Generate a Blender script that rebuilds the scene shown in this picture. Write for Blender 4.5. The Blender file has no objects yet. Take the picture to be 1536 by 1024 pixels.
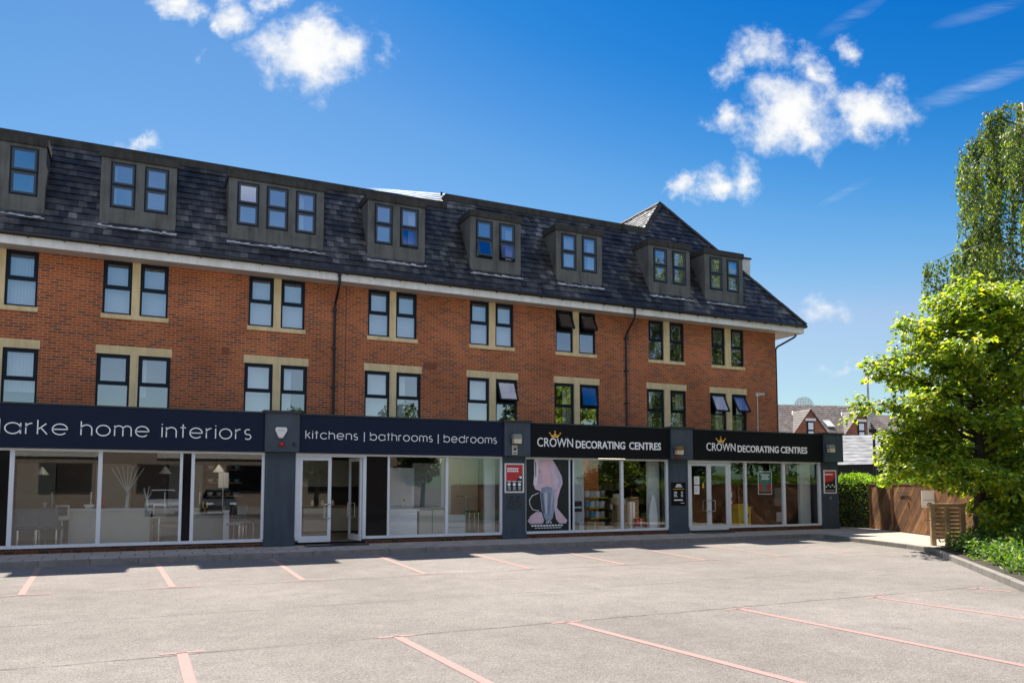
import bpy, math, random
from mathutils import Vector, Matrix, noise as mnoise
R = random.Random(7)
rad = math.radians
scene = bpy.context.scene
col = scene.collection

# ------------------------------------------------------------------ helpers
BASE = {}

class MB:
    """collects faces in world coordinates, then links them as one mesh object"""
    def __init__(s):
        s.v = []; s.f = []; s.m = []; s.mi = 0; s.uv = {}
    def face(s, pts):
        i = len(s.v); s.v += [tuple(p) for p in pts]
        s.f.append(tuple(range(i, i + len(pts)))); s.m.append(s.mi)
    def box(s, x0, x1, y0, y1, z0, z1):
        if x0 > x1: x0, x1 = x1, x0
        if y0 > y1: y0, y1 = y1, y0
        if z0 > z1: z0, z1 = z1, z0
        i = len(s.v)
        s.v += [(x0,y0,z0),(x1,y0,z0),(x1,y1,z0),(x0,y1,z0),(x0,y0,z1),(x1,y0,z1),(x1,y1,z1),(x0,y1,z1)]
        for q in ((0,3,2,1),(4,5,6,7),(0,1,5,4),(1,2,6,5),(2,3,7,6),(3,0,4,7)):
            s.f.append(tuple(i + k for k in q)); s.m.append(s.mi)
        return s
    def obox(s, c, ax, ay, az, hx, hy, hz):
        c = Vector(c); ax = Vector(ax).normalized(); ay = Vector(ay).normalized(); az = Vector(az).normalized()
        i = len(s.v)
        for (a, b, d) in ((-1,-1,-1),(1,-1,-1),(1,1,-1),(-1,1,-1),(-1,-1,1),(1,-1,1),(1,1,1),(-1,1,1)):
            s.v.append(tuple(c + ax*hx*a + ay*hy*b + az*hz*d))
        for q in ((0,3,2,1),(4,5,6,7),(0,1,5,4),(1,2,6,5),(2,3,7,6),(3,0,4,7)):
            s.f.append(tuple(i + k for k in q)); s.m.append(s.mi)
        return s
    def prism(s, poly, y0, y1):
        """polygon of (x,z) extruded along y"""
        n = len(poly); i = len(s.v)
        s.v += [(x, y0, z) for x, z in poly] + [(x, y1, z) for x, z in poly]
        s.f.append(tuple(i + k for k in range(n))); s.m.append(s.mi)
        s.f.append(tuple(i + n + k for k in reversed(range(n)))); s.m.append(s.mi)
        for k in range(n):
            k2 = (k + 1) % n
            s.f.append((i + k, i + n + k, i + n + k2, i + k2)); s.m.append(s.mi)
        return s
    def zprism(s, poly, z0, z1):
        n = len(poly); i = len(s.v)
        s.v += [(x, y, z0) for x, y in poly] + [(x, y, z1) for x, y in poly]
        s.f.append(tuple(i + k for k in reversed(range(n)))); s.m.append(s.mi)
        s.f.append(tuple(i + n + k for k in range(n))); s.m.append(s.mi)
        for k in range(n):
            k2 = (k + 1) % n
            s.f.append((i + k, i + k2, i + n + k2, i + n + k)); s.m.append(s.mi)
        return s
    def tube(s, pts, r, n=8, caps=True):
        pts = [Vector(p) for p in pts]
        rr = r if isinstance(r, (list, tuple)) else [r] * len(pts)
        rings = []
        t0 = (pts[1] - pts[0]).normalized()
        ref = Vector((0, 0, 1)) if abs(t0.z) < .9 else Vector((1, 0, 0))
        u = t0.cross(ref).normalized()
        for k, p in enumerate(pts):
            if k == 0: t = pts[1] - pts[0]
            elif k == len(pts) - 1: t = pts[-1] - pts[-2]
            else: t = (pts[k+1] - pts[k]).normalized() + (pts[k] - pts[k-1]).normalized()
            t.normalize()
            u = (u - t * u.dot(t))
            if u.length < 1e-5: u = t.orthogonal()
            u.normalize(); w = t.cross(u)
            i = len(s.v)
            for a in range(n):
                an = 2 * math.pi * a / n
                s.v.append(tuple(p + (u * math.cos(an) + w * math.sin(an)) * rr[k]))
            rings.append(i)
        for k in range(len(rings) - 1):
            a, b = rings[k], rings[k+1]
            for j in range(n):
                j2 = (j + 1) % n
                s.f.append((a + j, a + j2, b + j2, b + j)); s.m.append(s.mi)
        if caps:
            s.f.append(tuple(rings[0] + j for j in reversed(range(n)))); s.m.append(s.mi)
            s.f.append(tuple(rings[-1] + j for j in range(n))); s.m.append(s.mi)
        return s
    def lathe(s, c, prof, n=16):
        """profile of (radius, z) about a vertical axis at c=(x,y)"""
        rings = []
        for r, z in prof:
            i = len(s.v)
            for a in range(n):
                an = 2 * math.pi * a / n
                s.v.append((c[0] + r * math.cos(an), c[1] + r * math.sin(an), z))
            rings.append(i)
        for k in range(len(rings) - 1):
            a, b = rings[k], rings[k+1]
            for j in range(n):
                j2 = (j + 1) % n
                s.f.append((a + j, a + j2, b + j2, b + j)); s.m.append(s.mi)
        s.f.append(tuple(rings[0] + j for j in reversed(range(n)))); s.m.append(s.mi)
        s.f.append(tuple(rings[-1] + j for j in range(n))); s.m.append(s.mi)
        return s
    def ring(s, x0, x1, z0, z1, w, y0, y1, wb=None):
        """rectangular frame in the facade plane"""
        wb = w if wb is None else wb
        s.box(x0, x0 + w, y0, y1, z0, z1); s.box(x1 - w, x1, y0, y1, z0, z1)
        s.box(x0 + w, x1 - w, y0, y1, z1 - w, z1); s.box(x0 + w, x1 - w, y0, y1, z0, z0 + wb)
        return s
    def build(s, name, mats, parent=None, smooth=False, bevel=0):
        me = bpy.data.meshes.new(name)
        b = BASE[parent.name] if parent is not None else Vector((0, 0, 0))
        if parent is None and s.v:
            xs = [v[0] for v in s.v]; ys = [v[1] for v in s.v]; zs = [v[2] for v in s.v]
            b = Vector(((min(xs) + max(xs)) / 2, (min(ys) + max(ys)) / 2, min(zs)))
        me.from_pydata([(v[0] - b.x, v[1] - b.y, v[2] - b.z) for v in s.v], [], s.f)
        if not isinstance(mats, (list, tuple)): mats = [mats]
        for m in mats: me.materials.append(m)
        me.polygons.foreach_set('material_index', s.m)
        if smooth: me.polygons.foreach_set('use_smooth', [True] * len(me.polygons))
        me.update()
        o = bpy.data.objects.new(name, me); col.objects.link(o)
        if parent is not None: o.parent = parent
        else: o.location = b
        BASE[o.name] = b
        if bevel:
            md = o.modifiers.new('bevel', 'BEVEL'); md.width = bevel; md.segments = 2; md.limit_method = 'ANGLE'
        return o

def tag(o, label=None, cat=None, group=None, kind=None):
    if label: o['label'] = label
    if cat: o['category'] = cat
    if group: o['group'] = group
    if kind: o['kind'] = kind
    return o

def thing(name, label, cat, loc, group=None):
    o = bpy.data.objects.new(name, None); col.objects.link(o); o.location = loc
    o.empty_display_size = .3
    BASE[o.name] = Vector(loc)
    return tag(o, label, cat, group)

def copy_tree(o, parent=None):
    c = o.copy(); col.objects.link(c)
    if parent is not None: c.parent = parent
    for ch in list(o.children): copy_tree(ch, c)
    return c

# ------------------------------------------------------------------ materials
def newmat(name):
    m = bpy.data.materials.new(name); m.use_nodes = True
    nt = m.node_tree; nt.nodes.clear()
    out = nt.nodes.new('ShaderNodeOutputMaterial')
    return m, nt, out

def N(nt, t, **k):
    n = nt.nodes.new(t)
    for a, b in k.items(): setattr(n, a, b)
    return n

def ramp(nt, pts):
    n = N(nt, 'ShaderNodeValToRGB'); e = n.color_ramp.elements
    while len(e) > len(pts): e.remove(e[-1])
    while len(e) < len(pts): e.new(.5)
    for k, (p, c) in enumerate(pts):
        e[k].position = p; e[k].color = (*c, 1) if len(c) == 3 else c
    return n

def math_(nt, op, a, b=None, c=None):
    n = N(nt, 'ShaderNodeMath', operation=op)
    for k, x in enumerate((a, b, c)):
        if x is None: continue
        if isinstance(x, (int, float)): n.inputs[k].default_value = x
        else: nt.links.new(x, n.inputs[k])
    return n.outputs[0]

def mixc(nt, fac, a, b, mode='MIX'):
    n = N(nt, 'ShaderNodeMix', data_type='RGBA', blend_type=mode)
    for k, x in ((0, fac), (6, a), (7, b)):
        if isinstance(x, (int, float)): n.inputs[k].default_value = x
        elif isinstance(x, tuple): n.inputs[k].default_value = (*x, 1) if len(x) == 3 else x
        else: nt.links.new(x, n.inputs[k])
    return n.outputs[2]

def plain(name, c, rough=.5, metal=0, spec=.5, var=.12, scale=3., bump=0., bscale=60., coat=0):
    """principled surface with a little tonal mottling and grain"""
    m, nt, out = newmat(name); L = nt.links.new
    p = N(nt, 'ShaderNodeBsdfPrincipled')
    tc = N(nt, 'ShaderNodeTexCoord')
    nz = N(nt, 'ShaderNodeTexNoise'); nz.inputs['Scale'].default_value = scale; nz.inputs['Detail'].default_value = 6
    nz.inputs['Roughness'].default_value = .65
    L(tc.outputs['Object'], nz.inputs['Vector'])
    r = ramp(nt, [(.3, tuple(x * (1 - var) for x in c)), (.7, tuple(min(1, x * (1 + var)) for x in c))])
    L(nz.outputs[0], r.inputs[0]); L(r.outputs[0], p.inputs['Base Color'])
    p.inputs['Roughness'].default_value = rough; p.inputs['Metallic'].default_value = metal
    p.inputs['Specular IOR Level'].default_value = spec
    if coat: p.inputs['Coat Weight'].default_value = coat
    if bump:
        n2 = N(nt, 'ShaderNodeTexNoise'); n2.inputs['Scale'].default_value = bscale; n2.inputs['Detail'].default_value = 4
        L(tc.outputs['Object'], n2.inputs['Vector'])
        b = N(nt, 'ShaderNodeBump'); b.inputs['Strength'].default_value = bump; b.inputs['Distance'].default_value = .02
        L(n2.outputs[0], b.inputs['Height']); L(b.outputs[0], p.inputs['Normal'])
    L(p.outputs[0], out.inputs[0]); return m

def brick_mat(name, c1, c2, c3, mortar, bw=.225, rh=.075):
    m, nt, out = newmat(name); L = nt.links.new
    p = N(nt, 'ShaderNodeBsdfPrincipled'); tc = N(nt, 'ShaderNodeTexCoord')
    sp = N(nt, 'ShaderNodeSeparateXYZ'); L(tc.outputs['Object'], sp.inputs[0])
    u = math_(nt, 'ADD', sp.outputs[0], sp.outputs[1])
    cb = N(nt, 'ShaderNodeCombineXYZ'); L(u, cb.inputs[0]); L(sp.outputs[2], cb.inputs[1])
    bt = N(nt, 'ShaderNodeTexBrick'); L(cb.outputs[0], bt.inputs['Vector'])
    bt.inputs['Scale'].default_value = 1; bt.inputs['Brick Width'].default_value = bw; bt.inputs['Row Height'].default_value = rh
    bt.inputs['Mortar Size'].default_value = .009; bt.inputs['Mortar Smooth'].default_value = .3; bt.inputs['Bias'].default_value = -.1
    bt.inputs['Color1'].default_value = (0, 0, 0, 1); bt.inputs['Color2'].default_value = (1, 1, 1, 1)
    bt.inputs['Mortar'].default_value = (.5, .5, .5, 1)
    cr = ramp(nt, [(0, c3), (.16, c2), (.34, c1), (.8, tuple(min(1, x * 1.15) for x in c1)), (1, tuple(x * .8 for x in c1))])
    L(bt.outputs['Color'], cr.inputs[0])
    nz = N(nt, 'ShaderNodeTexNoise'); nz.inputs['Scale'].default_value = 38; nz.inputs['Detail'].default_value = 5
    L(tc.outputs['Object'], nz.inputs['Vector'])
    nb = N(nt, 'ShaderNodeTexNoise'); nb.inputs['Scale'].default_value = .55; nb.inputs['Detail'].default_value = 5
    L(tc.outputs['Object'], nb.inputs['Vector'])
    g = ramp(nt, [(.3, (.72, .72, .72)), (.7, (1.2, 1.2, 1.2))]); L(nz.outputs[0], g.inputs[0])
    g2 = ramp(nt, [(.3, (.72, .70, .70)), (.7, (1.16, 1.16, 1.14))]); L(nb.outputs[0], g2.inputs[0])
    c = mixc(nt, 1., cr.outputs[0], g.outputs[0], 'MULTIPLY')
    mo = mixc(nt, 1., mortar, g.outputs[0], 'MULTIPLY')
    c = mixc(nt, bt.outputs['Fac'], c, mo)
    c = mixc(nt, 1., c, g2.outputs[0], 'MULTIPLY')
    L(c, p.inputs['Base Color']); p.inputs['Roughness'].default_value = .88; p.inputs['Specular IOR Level'].default_value = .25
    h = math_(nt, 'SUBTRACT', math_(nt, 'MULTIPLY', nz.outputs[0], .35), bt.outputs['Fac'])
    b = N(nt, 'ShaderNodeBump'); b.inputs['Strength'].default_value = .55; b.inputs['Distance'].default_value = .008
    L(h, b.inputs['Height']); L(b.outputs[0], p.inputs['Normal'])
    L(p.outputs[0], out.inputs[0]); return m

def glass_mat(name, refl=.10, gain=1.0, tint=(.955, .97, .97), rough=.004, wav=.0):
    m, nt, out = newmat(name); L = nt.links.new
    tr = N(nt, 'ShaderNodeBsdfTransparent'); tr.inputs[0].default_value = (*tint, 1)
    gl = N(nt, 'ShaderNodeBsdfGlossy'); gl.inputs['Roughness'].default_value = rough; gl.inputs['Color'].default_value = (.92, .95, 1, 1)
    fr = N(nt, 'ShaderNodeFresnel'); fr.inputs[0].default_value = 1.52
    f = math_(nt, 'ADD', math_(nt, 'MULTIPLY', fr.outputs[0], gain), refl)
    ge = N(nt, 'ShaderNodeNewGeometry')
    f = math_(nt, 'MULTIPLY', math_(nt, 'MINIMUM', f, .95), math_(nt, 'SUBTRACT', 1., ge.outputs['Backfacing']))
    if wav:
        tc = N(nt, 'ShaderNodeTexCoord'); nz = N(nt, 'ShaderNodeTexNoise'); nz.inputs['Scale'].default_value = .9; nz.inputs['Detail'].default_value = 1
        L(tc.outputs['Object'], nz.inputs['Vector'])
        b = N(nt, 'ShaderNodeBump'); b.inputs['Strength'].default_value = wav; b.inputs['Distance'].default_value = .02
        L(nz.outputs[0], b.inputs['Height']); L(b.outputs[0], gl.inputs['Normal'])
    mx = N(nt, 'ShaderNodeMixShader'); L(f, mx.inputs[0]); L(tr.outputs[0], mx.inputs[1]); L(gl.outputs[0], mx.inputs[2])
    L(mx.outputs[0], out.inputs[0]); return m

def island_mat(name, cols, rough=(.3, .5), trans=None, spec=.5, bump=0, noise_scale=6., cluster=0):
    """each loose piece (slate, leaf) takes its own tone from a ramp"""
    m, nt, out = newmat(name); L = nt.links.new
    ge = N(nt, 'ShaderNodeNewGeometry'); tc = N(nt, 'ShaderNodeTexCoord')
    r = ramp(nt, cols)
    if cluster:
        n0 = N(nt, 'ShaderNodeTexNoise'); n0.inputs['Scale'].default_value = .8; n0.inputs['Detail'].default_value = 6; n0.inputs['Roughness'].default_value = .65
        L(tc.outputs['Object'], n0.inputs['Vector'])
        L(math_(nt, 'ADD', math_(nt, 'MULTIPLY', ge.outputs['Random Per Island'], .62), math_(nt, 'MULTIPLY', math_(nt, 'SUBTRACT', n0.outputs[0], .42), cluster)), r.inputs[0])
    else: L(ge.outputs['Random Per Island'], r.inputs[0])
    nz = N(nt, 'ShaderNodeTexNoise'); nz.inputs['Scale'].default_value = noise_scale; nz.inputs['Detail'].default_value = 5
    L(tc.outputs['Object'], nz.inputs['Vector'])
    g = ramp(nt, [(.3, (.55, .55, .55)), (.72, (1.5, 1.5, 1.5))]); L(nz.outputs[0], g.inputs[0])
    c = mixc(nt, 1., r.outputs[0], g.outputs[0], 'MULTIPLY')
    p = N(nt, 'ShaderNodeBsdfPrincipled'); L(c, p.inputs['Base Color']); p.inputs['Specular IOR Level'].default_value = spec
    mr = N(nt, 'ShaderNodeMapRange'); mr.inputs[3].default_value = rough[0]; mr.inputs[4].default_value = rough[1]
    L(nz.outputs[0], mr.inputs[0]); L(mr.outputs[0], p.inputs['Roughness'])
    if bump:
        b = N(nt, 'ShaderNodeBump'); b.inputs['Strength'].default_value = bump; b.inputs['Distance'].default_value = .01
        n2 = N(nt, 'ShaderNodeTexNoise'); n2.inputs['Scale'].default_value = 40; L(tc.outputs['Object'], n2.inputs['Vector'])
        L(n2.outputs[0], b.inputs['Height']); L(b.outputs[0], p.inputs['Normal'])
    if trans:
        t = N(nt, 'ShaderNodeBsdfTranslucent')
        tcx = mixc(nt, 1., c, trans, 'MULTIPLY'); L(tcx, t.inputs[0])
        a = N(nt, 'ShaderNodeAddShader'); L(p.outputs[0], a.inputs[0]); L(t.outputs[0], a.inputs[1]); L(a.outputs[0], out.inputs[0])
    else: L(p.outputs[0], out.inputs[0])
    return m

def emit_mat(name, c, s):
    m, nt, out = newmat(name); e = N(nt, 'ShaderNodeEmission'); e.inputs[0].default_value = (*c, 1); e.inputs[1].default_value = s
    nt.links.new(e.outputs[0], out.inputs[0]); return m

def streak_mat(name, c, dark, rough):
    m, nt, out = newmat(name); L = nt.links.new
    p = N(nt, 'ShaderNodeBsdfPrincipled'); tc = N(nt, 'ShaderNodeTexCoord')
    mp = N(nt, 'ShaderNodeMapping'); mp.inputs['Scale'].default_value = (5.5, 5.5, .55); L(tc.outputs['Object'], mp.inputs['Vector'])
    n1 = N(nt, 'ShaderNodeTexNoise'); n1.inputs['Scale'].default_value = 1; n1.inputs['Detail'].default_value = 7; n1.inputs['Roughness'].default_value = .65; L(mp.outputs[0], n1.inputs['Vector'])
    n2 = N(nt, 'ShaderNodeTexNoise'); n2.inputs['Scale'].default_value = 2.2; n2.inputs['Detail'].default_value = 6; L(tc.outputs['Object'], n2.inputs['Vector'])
    r = ramp(nt, [(.32, dark), (.55, c), (.75, tuple(x * 1.15 for x in c))])
    L(math_(nt, 'ADD', math_(nt, 'MULTIPLY', n1.outputs[0], .65), math_(nt, 'MULTIPLY', n2.outputs[0], .35)), r.inputs[0])
    L(r.outputs[0], p.inputs['Base Color']); p.inputs['Roughness'].default_value = rough; p.inputs['Specular IOR Level'].default_value = .3
    L(p.outputs[0], out.inputs[0]); return m

M = {}
M['brick'] = brick_mat('red_brick', (.45, .128, .047), (.34, .098, .042), (.25, .098, .054), (.64, .34, .205))
M['plinth'] = brick_mat('dark_plinth_brick', (.15, .062, .034), (.11, .048, .03), (.07, .04, .028), (.20, .13, .09))
M['house_brick'] = brick_mat('house_brick', (.34, .11, .055), (.26, .08, .045), (.18, .07, .045), (.36, .24, .18))
M['stone'] = streak_mat('sandstone', (.82, .63, .35), (.60, .45, .25), .8)
M['navyframe'] = plain('navy_window_frame', (.010, .017, .028), .4, spec=.2, var=.1)
M['sash'] = plain('grey_sash', (.06, .075, .095), .4, spec=.3, var=.1)
M['white'] = plain('white_paint', (.78, .76, .73), .5, var=.05)
M['fascia'] = streak_mat('weathered_white_fascia', (.86, .85, .82), (.70, .67, .62), .5)
M['soffit'] = plain('soffit', (.55, .52, .49), .6, var=.08)
M['blackpvc'] = plain('black_pvc', (.012, .012, .014), .35, var=.2)
M['render'] = plain('grey_dormer_cladding', (.15, .152, .138), .62, var=.22, scale=1.8, bump=.1)
M['render'] = streak_mat('grey_dormer_cladding', (.135, .138, .130), (.06, .058, .05), .62)
M['cap'] = streak_mat('dormer_cap', (.055, .052, .046), (.018, .016, .013), .75)
M['lead'] = plain('lead_flashing', (.42, .43, .44), .5, var=.5, scale=7)
M['coping'] = plain('dark_coping', (.03, .032, .036), .6, var=.3)
M['bluegrey'] = streak_mat('blue_grey_masonry_paint', (.060, .080, .102), (.044, .058, .072), .6)
M['navy'] = plain('navy_sign', (.007, .014, .036), .5, spec=.18, var=.08)
M['black'] = plain('black_sign', (.005, .006, .008), .5, spec=.18, var=.1)
M['letter'] = plain('white_lettering', (.92, .92, .92), .4, var=.02)
M['gold'] = plain('gold_emblem', (.75, .42, .06), .35, var=.2, scale=9)
M['alu'] = plain('silver_frame', (.74, .76, .79), .4, metal=.1, var=.05)
M['steel'] = plain('steel', (.6, .6, .6), .25, metal=.9, var=.05)
M['kerb'] = plain('kerb_stone', (.235, .212, .182), .85, var=.22, scale=5, bump=.2)
M['soil'] = plain('soil', (.05, .038, .025), .95, var=.4, bump=.6, bscale=20)
M['wood'] = plain('screen_wood', (.52, .34, .18), .75, var=.25, scale=6, bump=.15)
M['bark'] = plain('bark', (.055, .042, .03), .9, var=.4, scale=9, bump=.6)
M['birchbark'] = plain('birch_bark', (.35, .33, .29), .8, var=.5, scale=5, bump=.3)
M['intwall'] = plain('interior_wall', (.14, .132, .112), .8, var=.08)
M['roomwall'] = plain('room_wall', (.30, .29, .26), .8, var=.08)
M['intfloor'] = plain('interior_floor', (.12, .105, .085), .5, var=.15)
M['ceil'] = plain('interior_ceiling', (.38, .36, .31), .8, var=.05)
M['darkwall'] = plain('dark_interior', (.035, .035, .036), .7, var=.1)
M['paleboard'] = plain('pale_board', (.62, .64, .63), .5, var=.04)
M['blind'] = plain('white_blind', (.74, .79, .85), .7, var=.03)
M['curtain'] = plain('cream_curtain', (.70, .68, .56), .8, var=.06)
M['cardboard'] = plain('cardboard', (.40, .27, .14), .8, var=.1)
M['yellow'] = plain('yellow_plastic', (.62, .50, .02), .4, var=.06)
M['red'] = plain('red_print', (.55, .03, .035), .4, var=.05)
M['teal'] = plain('teal_print', (.03, .20, .20), .4, var=.06)
M['darkwood'] = plain('dark_wood', (.07, .045, .03), .4, var=.25)
M['oak'] = plain('oak_wood', (.30, .18, .08), .5, var=.2)
M['blackplast'] = plain('black_plastic', (.012, .012, .013), .4, var=.1)
M['cream'] = plain('cream_paint', (.55, .51, .42), .5, var=.04)
M['greypanel'] = plain('grey_panel', (.24, .25, .235), .5, var=.06)
M['redmat'] = plain('red_plastic', (.4, .02, .02), .3, var=.1)
M['amberlens'] = plain('floodlight_lens', (.62, .52, .36), .15, var=.15, spec=.8)
M['amberhood'] = plain('amber_hood', (.20, .12, .04), .35, var=.2)
M['brass'] = plain('brass', (.6, .4, .12), .3, metal=.8, var=.1)
M['fabric'] = plain('chair_fabric', (.10, .11, .12), .9, var=.15)
M['bluefab'] = plain('blue_print', (.10, .35, .5), .5, var=.1)
M['glass'] = glass_mat('window_glass', .27, 1.7, wav=.012)
M['dglass'] = glass_mat('dormer_glass', .47, 1.7, wav=.012)
M['shopglass'] = glass_mat('shop_glass', .01, 2.1, wav=.01)
M['tint'] = plain('dark_tinted_panel', (.003, .004, .007), .08, var=.1, spec=.14)
M['chimney'] = plain('pale_render', (.62, .61, .58), .8, var=.12, scale=2)
M['vanwhite'] = plain('van_paint', (.75, .76, .78), .25, var=.02, coat=.5)
M['rubber'] = plain('rubber', (.015, .015, .015), .8)
M['tube'] = emit_mat('lit_strip_light', (1, .86, .64), 5.0)

M['slate'] = island_mat('roof_slate', [(0, (.018, .019, .020)), (.3, (.031, .032, .033)), (.5, (.046, .046, .047)), (.68, (.074, .073, .072)), (.85, (.12, .117, .113)), (1, (.20, .195, .188))], (.25, .6), bump=.3, noise_scale=2.2, cluster=2.0, spec=.42)
M['tile'] = island_mat('house_roof_tile', [(0, (.12, .093, .078)), (.6, (.155, .125, .105)), (1, (.20, .165, .145))], (.6, .8))
M['shedroof'] = island_mat('shed_sheet', [(0, (.19, .187, .185)), (1, (.235, .23, .225))], (.5, .7), noise_scale=2)
M['maple'] = island_mat('maple_leaf', [(0, (.022, .052, .007)), (.35, (.055, .10, .010)), (.7, (.11, .155, .013)), (.96, (.19, .215, .02)), (1, (.22, .19, .03))], (.4, .6), trans=(3.0, 2.55, 1.0), spec=.3)
M['birch'] = island_mat('birch_leaf', [(0, (.016, .034, .007)), (.5, (.042, .072, .012)), (.85, (.10, .135, .022)), (1, (.15, .17, .035))], (.4, .6), trans=(2.3, 2.1, .8), spec=.35)
M['hedge'] = island_mat('hedge_leaf', [(0, (.025, .055, .008)), (.5, (.07, .13, .012)), (1, (.17, .22, .02))], (.35, .55), trans=(2.4, 2.4, .9), spec=.35)
M['shrub'] = island_mat('shrub_leaf', [(0, (.02, .055, .008)), (.5, (.05, .10, .012)), (1, (.12, .17, .02))], (.4, .6), trans=(1.5, 1.5, .8), spec=.35)
M['bgleaf'] = island_mat('far_tree_leaf', [(0, (.012, .03, .008)), (.5, (.03, .055, .012)), (1, (.06, .09, .02))], (.5, .7), trans=(1., 1., .6), spec=.3)

def asphalt_mat():
    m, nt, out = newmat('car_park_asphalt'); L = nt.links.new
    p = N(nt, 'ShaderNodeBsdfPrincipled'); tc = N(nt, 'ShaderNodeTexCoord')
    def nz(s, d=5, r=.6):
        n = N(nt, 'ShaderNodeTexNoise'); n.inputs['Scale'].default_value = s; n.inputs['Detail'].default_value = d; n.inputs['Roughness'].default_value = r
        L(tc.outputs['Object'], n.inputs['Vector']); return n.outputs[0]
    big = ramp(nt, [(.3, (.78, .77, .76)), (.7, (1.13, 1.13, 1.14))]); L(nz(.22, 6), big.inputs[0])
    mid = ramp(nt, [(.3, (.86, .86, .86)), (.7, (1.1, 1.1, 1.1))]); L(nz(2.2, 6, .7), mid.inputs[0])
    vo = N(nt, 'ShaderNodeTexVoronoi'); vo.inputs['Scale'].default_value = 85; L(tc.outputs['Object'], vo.inputs['Vector'])
    gr = ramp(nt, [(0, (.72, .70, .68)), (.5, (1, 1, 1)), (1, (1.3, 1.29, 1.27))])
    sepc = N(nt, 'ShaderNodeSeparateColor'); L(vo.outputs['Color'], sepc.inputs[0]); L(sepc.outputs[0], gr.inputs[0])
    fine = ramp(nt, [(.32, (.8, .8, .8)), (.68, (1.2, 1.2, 1.2))]); L(nz(34, 4, .8), fine.inputs[0])
    c = mixc(nt, 1., (.262, .236, .208), big.outputs[0], 'MULTIPLY')
    c = mixc(nt, 1., c, mid.outputs[0], 'MULTIPLY'); c = mixc(nt, 1., c, gr.outputs[0], 'MULTIPLY'); c = mixc(nt, .75, c, fine.outputs[0], 'MULTIPLY')
    # laid joints that run parallel to the kerb, broken up along their length
    sp = N(nt, 'ShaderNodeSeparateXYZ'); L(tc.outputs['Object'], sp.inputs[0])
    wob = math_(nt, 'MULTIPLY', math_(nt, 'SUBTRACT', nz(1.1, 7, .75), .5), .22)
    y = math_(nt, 'ADD', sp.outputs[1], wob)
    tot = None
    for yy, w in ((8.47, .016), (11.05, .010), (13.98, .014)):
        d = math_(nt, 'ABSOLUTE', math_(nt, 'SUBTRACT', y, yy))
        k = N(nt, 'ShaderNodeMapRange'); k.inputs[1].default_value = 0; k.inputs[2].default_value = w * 2.3; k.inputs[3].default_value = 1; k.inputs[4].default_value = 0
        L(d, k.inputs[0]); tot = k.outputs[0] if tot is None else math_(nt, 'MAXIMUM', tot, k.outputs[0])
    brk = ramp(nt, [(.36, (0, 0, 0)), (.54, (1, 1, 1))]); L(nz(.9, 5, .7), brk.inputs[0])
    tot = math_(nt, 'MULTIPLY', tot, brk.outputs[0])
    # oil spots and patches
    st = ramp(nt, [(.66, (0, 0, 0)), (.74, (1, 1, 1))]); L(nz(1.15, 4, .55), st.inputs[0])
    c = mixc(nt, math_(nt, 'MULTIPLY', st.outputs[0], .30), c, (.10, .09, .082))
    c = mixc(nt, math_(nt, 'MULTIPLY', tot, .85), c, (.045, .042, .04))
    L(c, p.inputs['Base Color']); p.inputs['Roughness'].default_value = .92; p.inputs['Specular IOR Level'].default_value = .2
    b = N(nt, 'ShaderNodeBump'); b.inputs['Strength'].default_value = .7; b.inputs['Distance'].default_value = .012
    h = math_(nt, 'ADD', vo.outputs['Distance'], math_(nt, 'MULTIPLY', nz(30, 4, .8), 1.2)); L(h, b.inputs['Height']); L(b.outputs[0], p.inputs['Normal'])
    L(p.outputs[0], out.inputs[0]); return m
M['asphalt'] = asphalt_mat()

def paint_mat():
    m, nt, out = newmat('worn_pink_paint'); L = nt.links.new
    p = N(nt, 'ShaderNodeBsdfPrincipled'); tc = N(nt, 'ShaderNodeTexCoord')
    n = N(nt, 'ShaderNodeTexNoise'); n.inputs['Scale'].default_value = 26; n.inputs['Detail'].default_value = 8; n.inputs['Roughness'].default_value = .75
    L(tc.outputs['Object'], n.inputs['Vector'])
    r = ramp(nt, [(.36, (.24, .20, .18)), (.45, (.39, .23, .20)), (.7, (.43, .262, .232))]); L(n.outputs[0], r.inputs[0])
    L(r.outputs[0], p.inputs['Base Color']); p.inputs['Roughness'].default_value = .8; p.inputs['Specular IOR Level'].default_value = .2
    L(p.outputs[0], out.inputs[0]); return m
M['paint'] = paint_mat()

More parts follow.
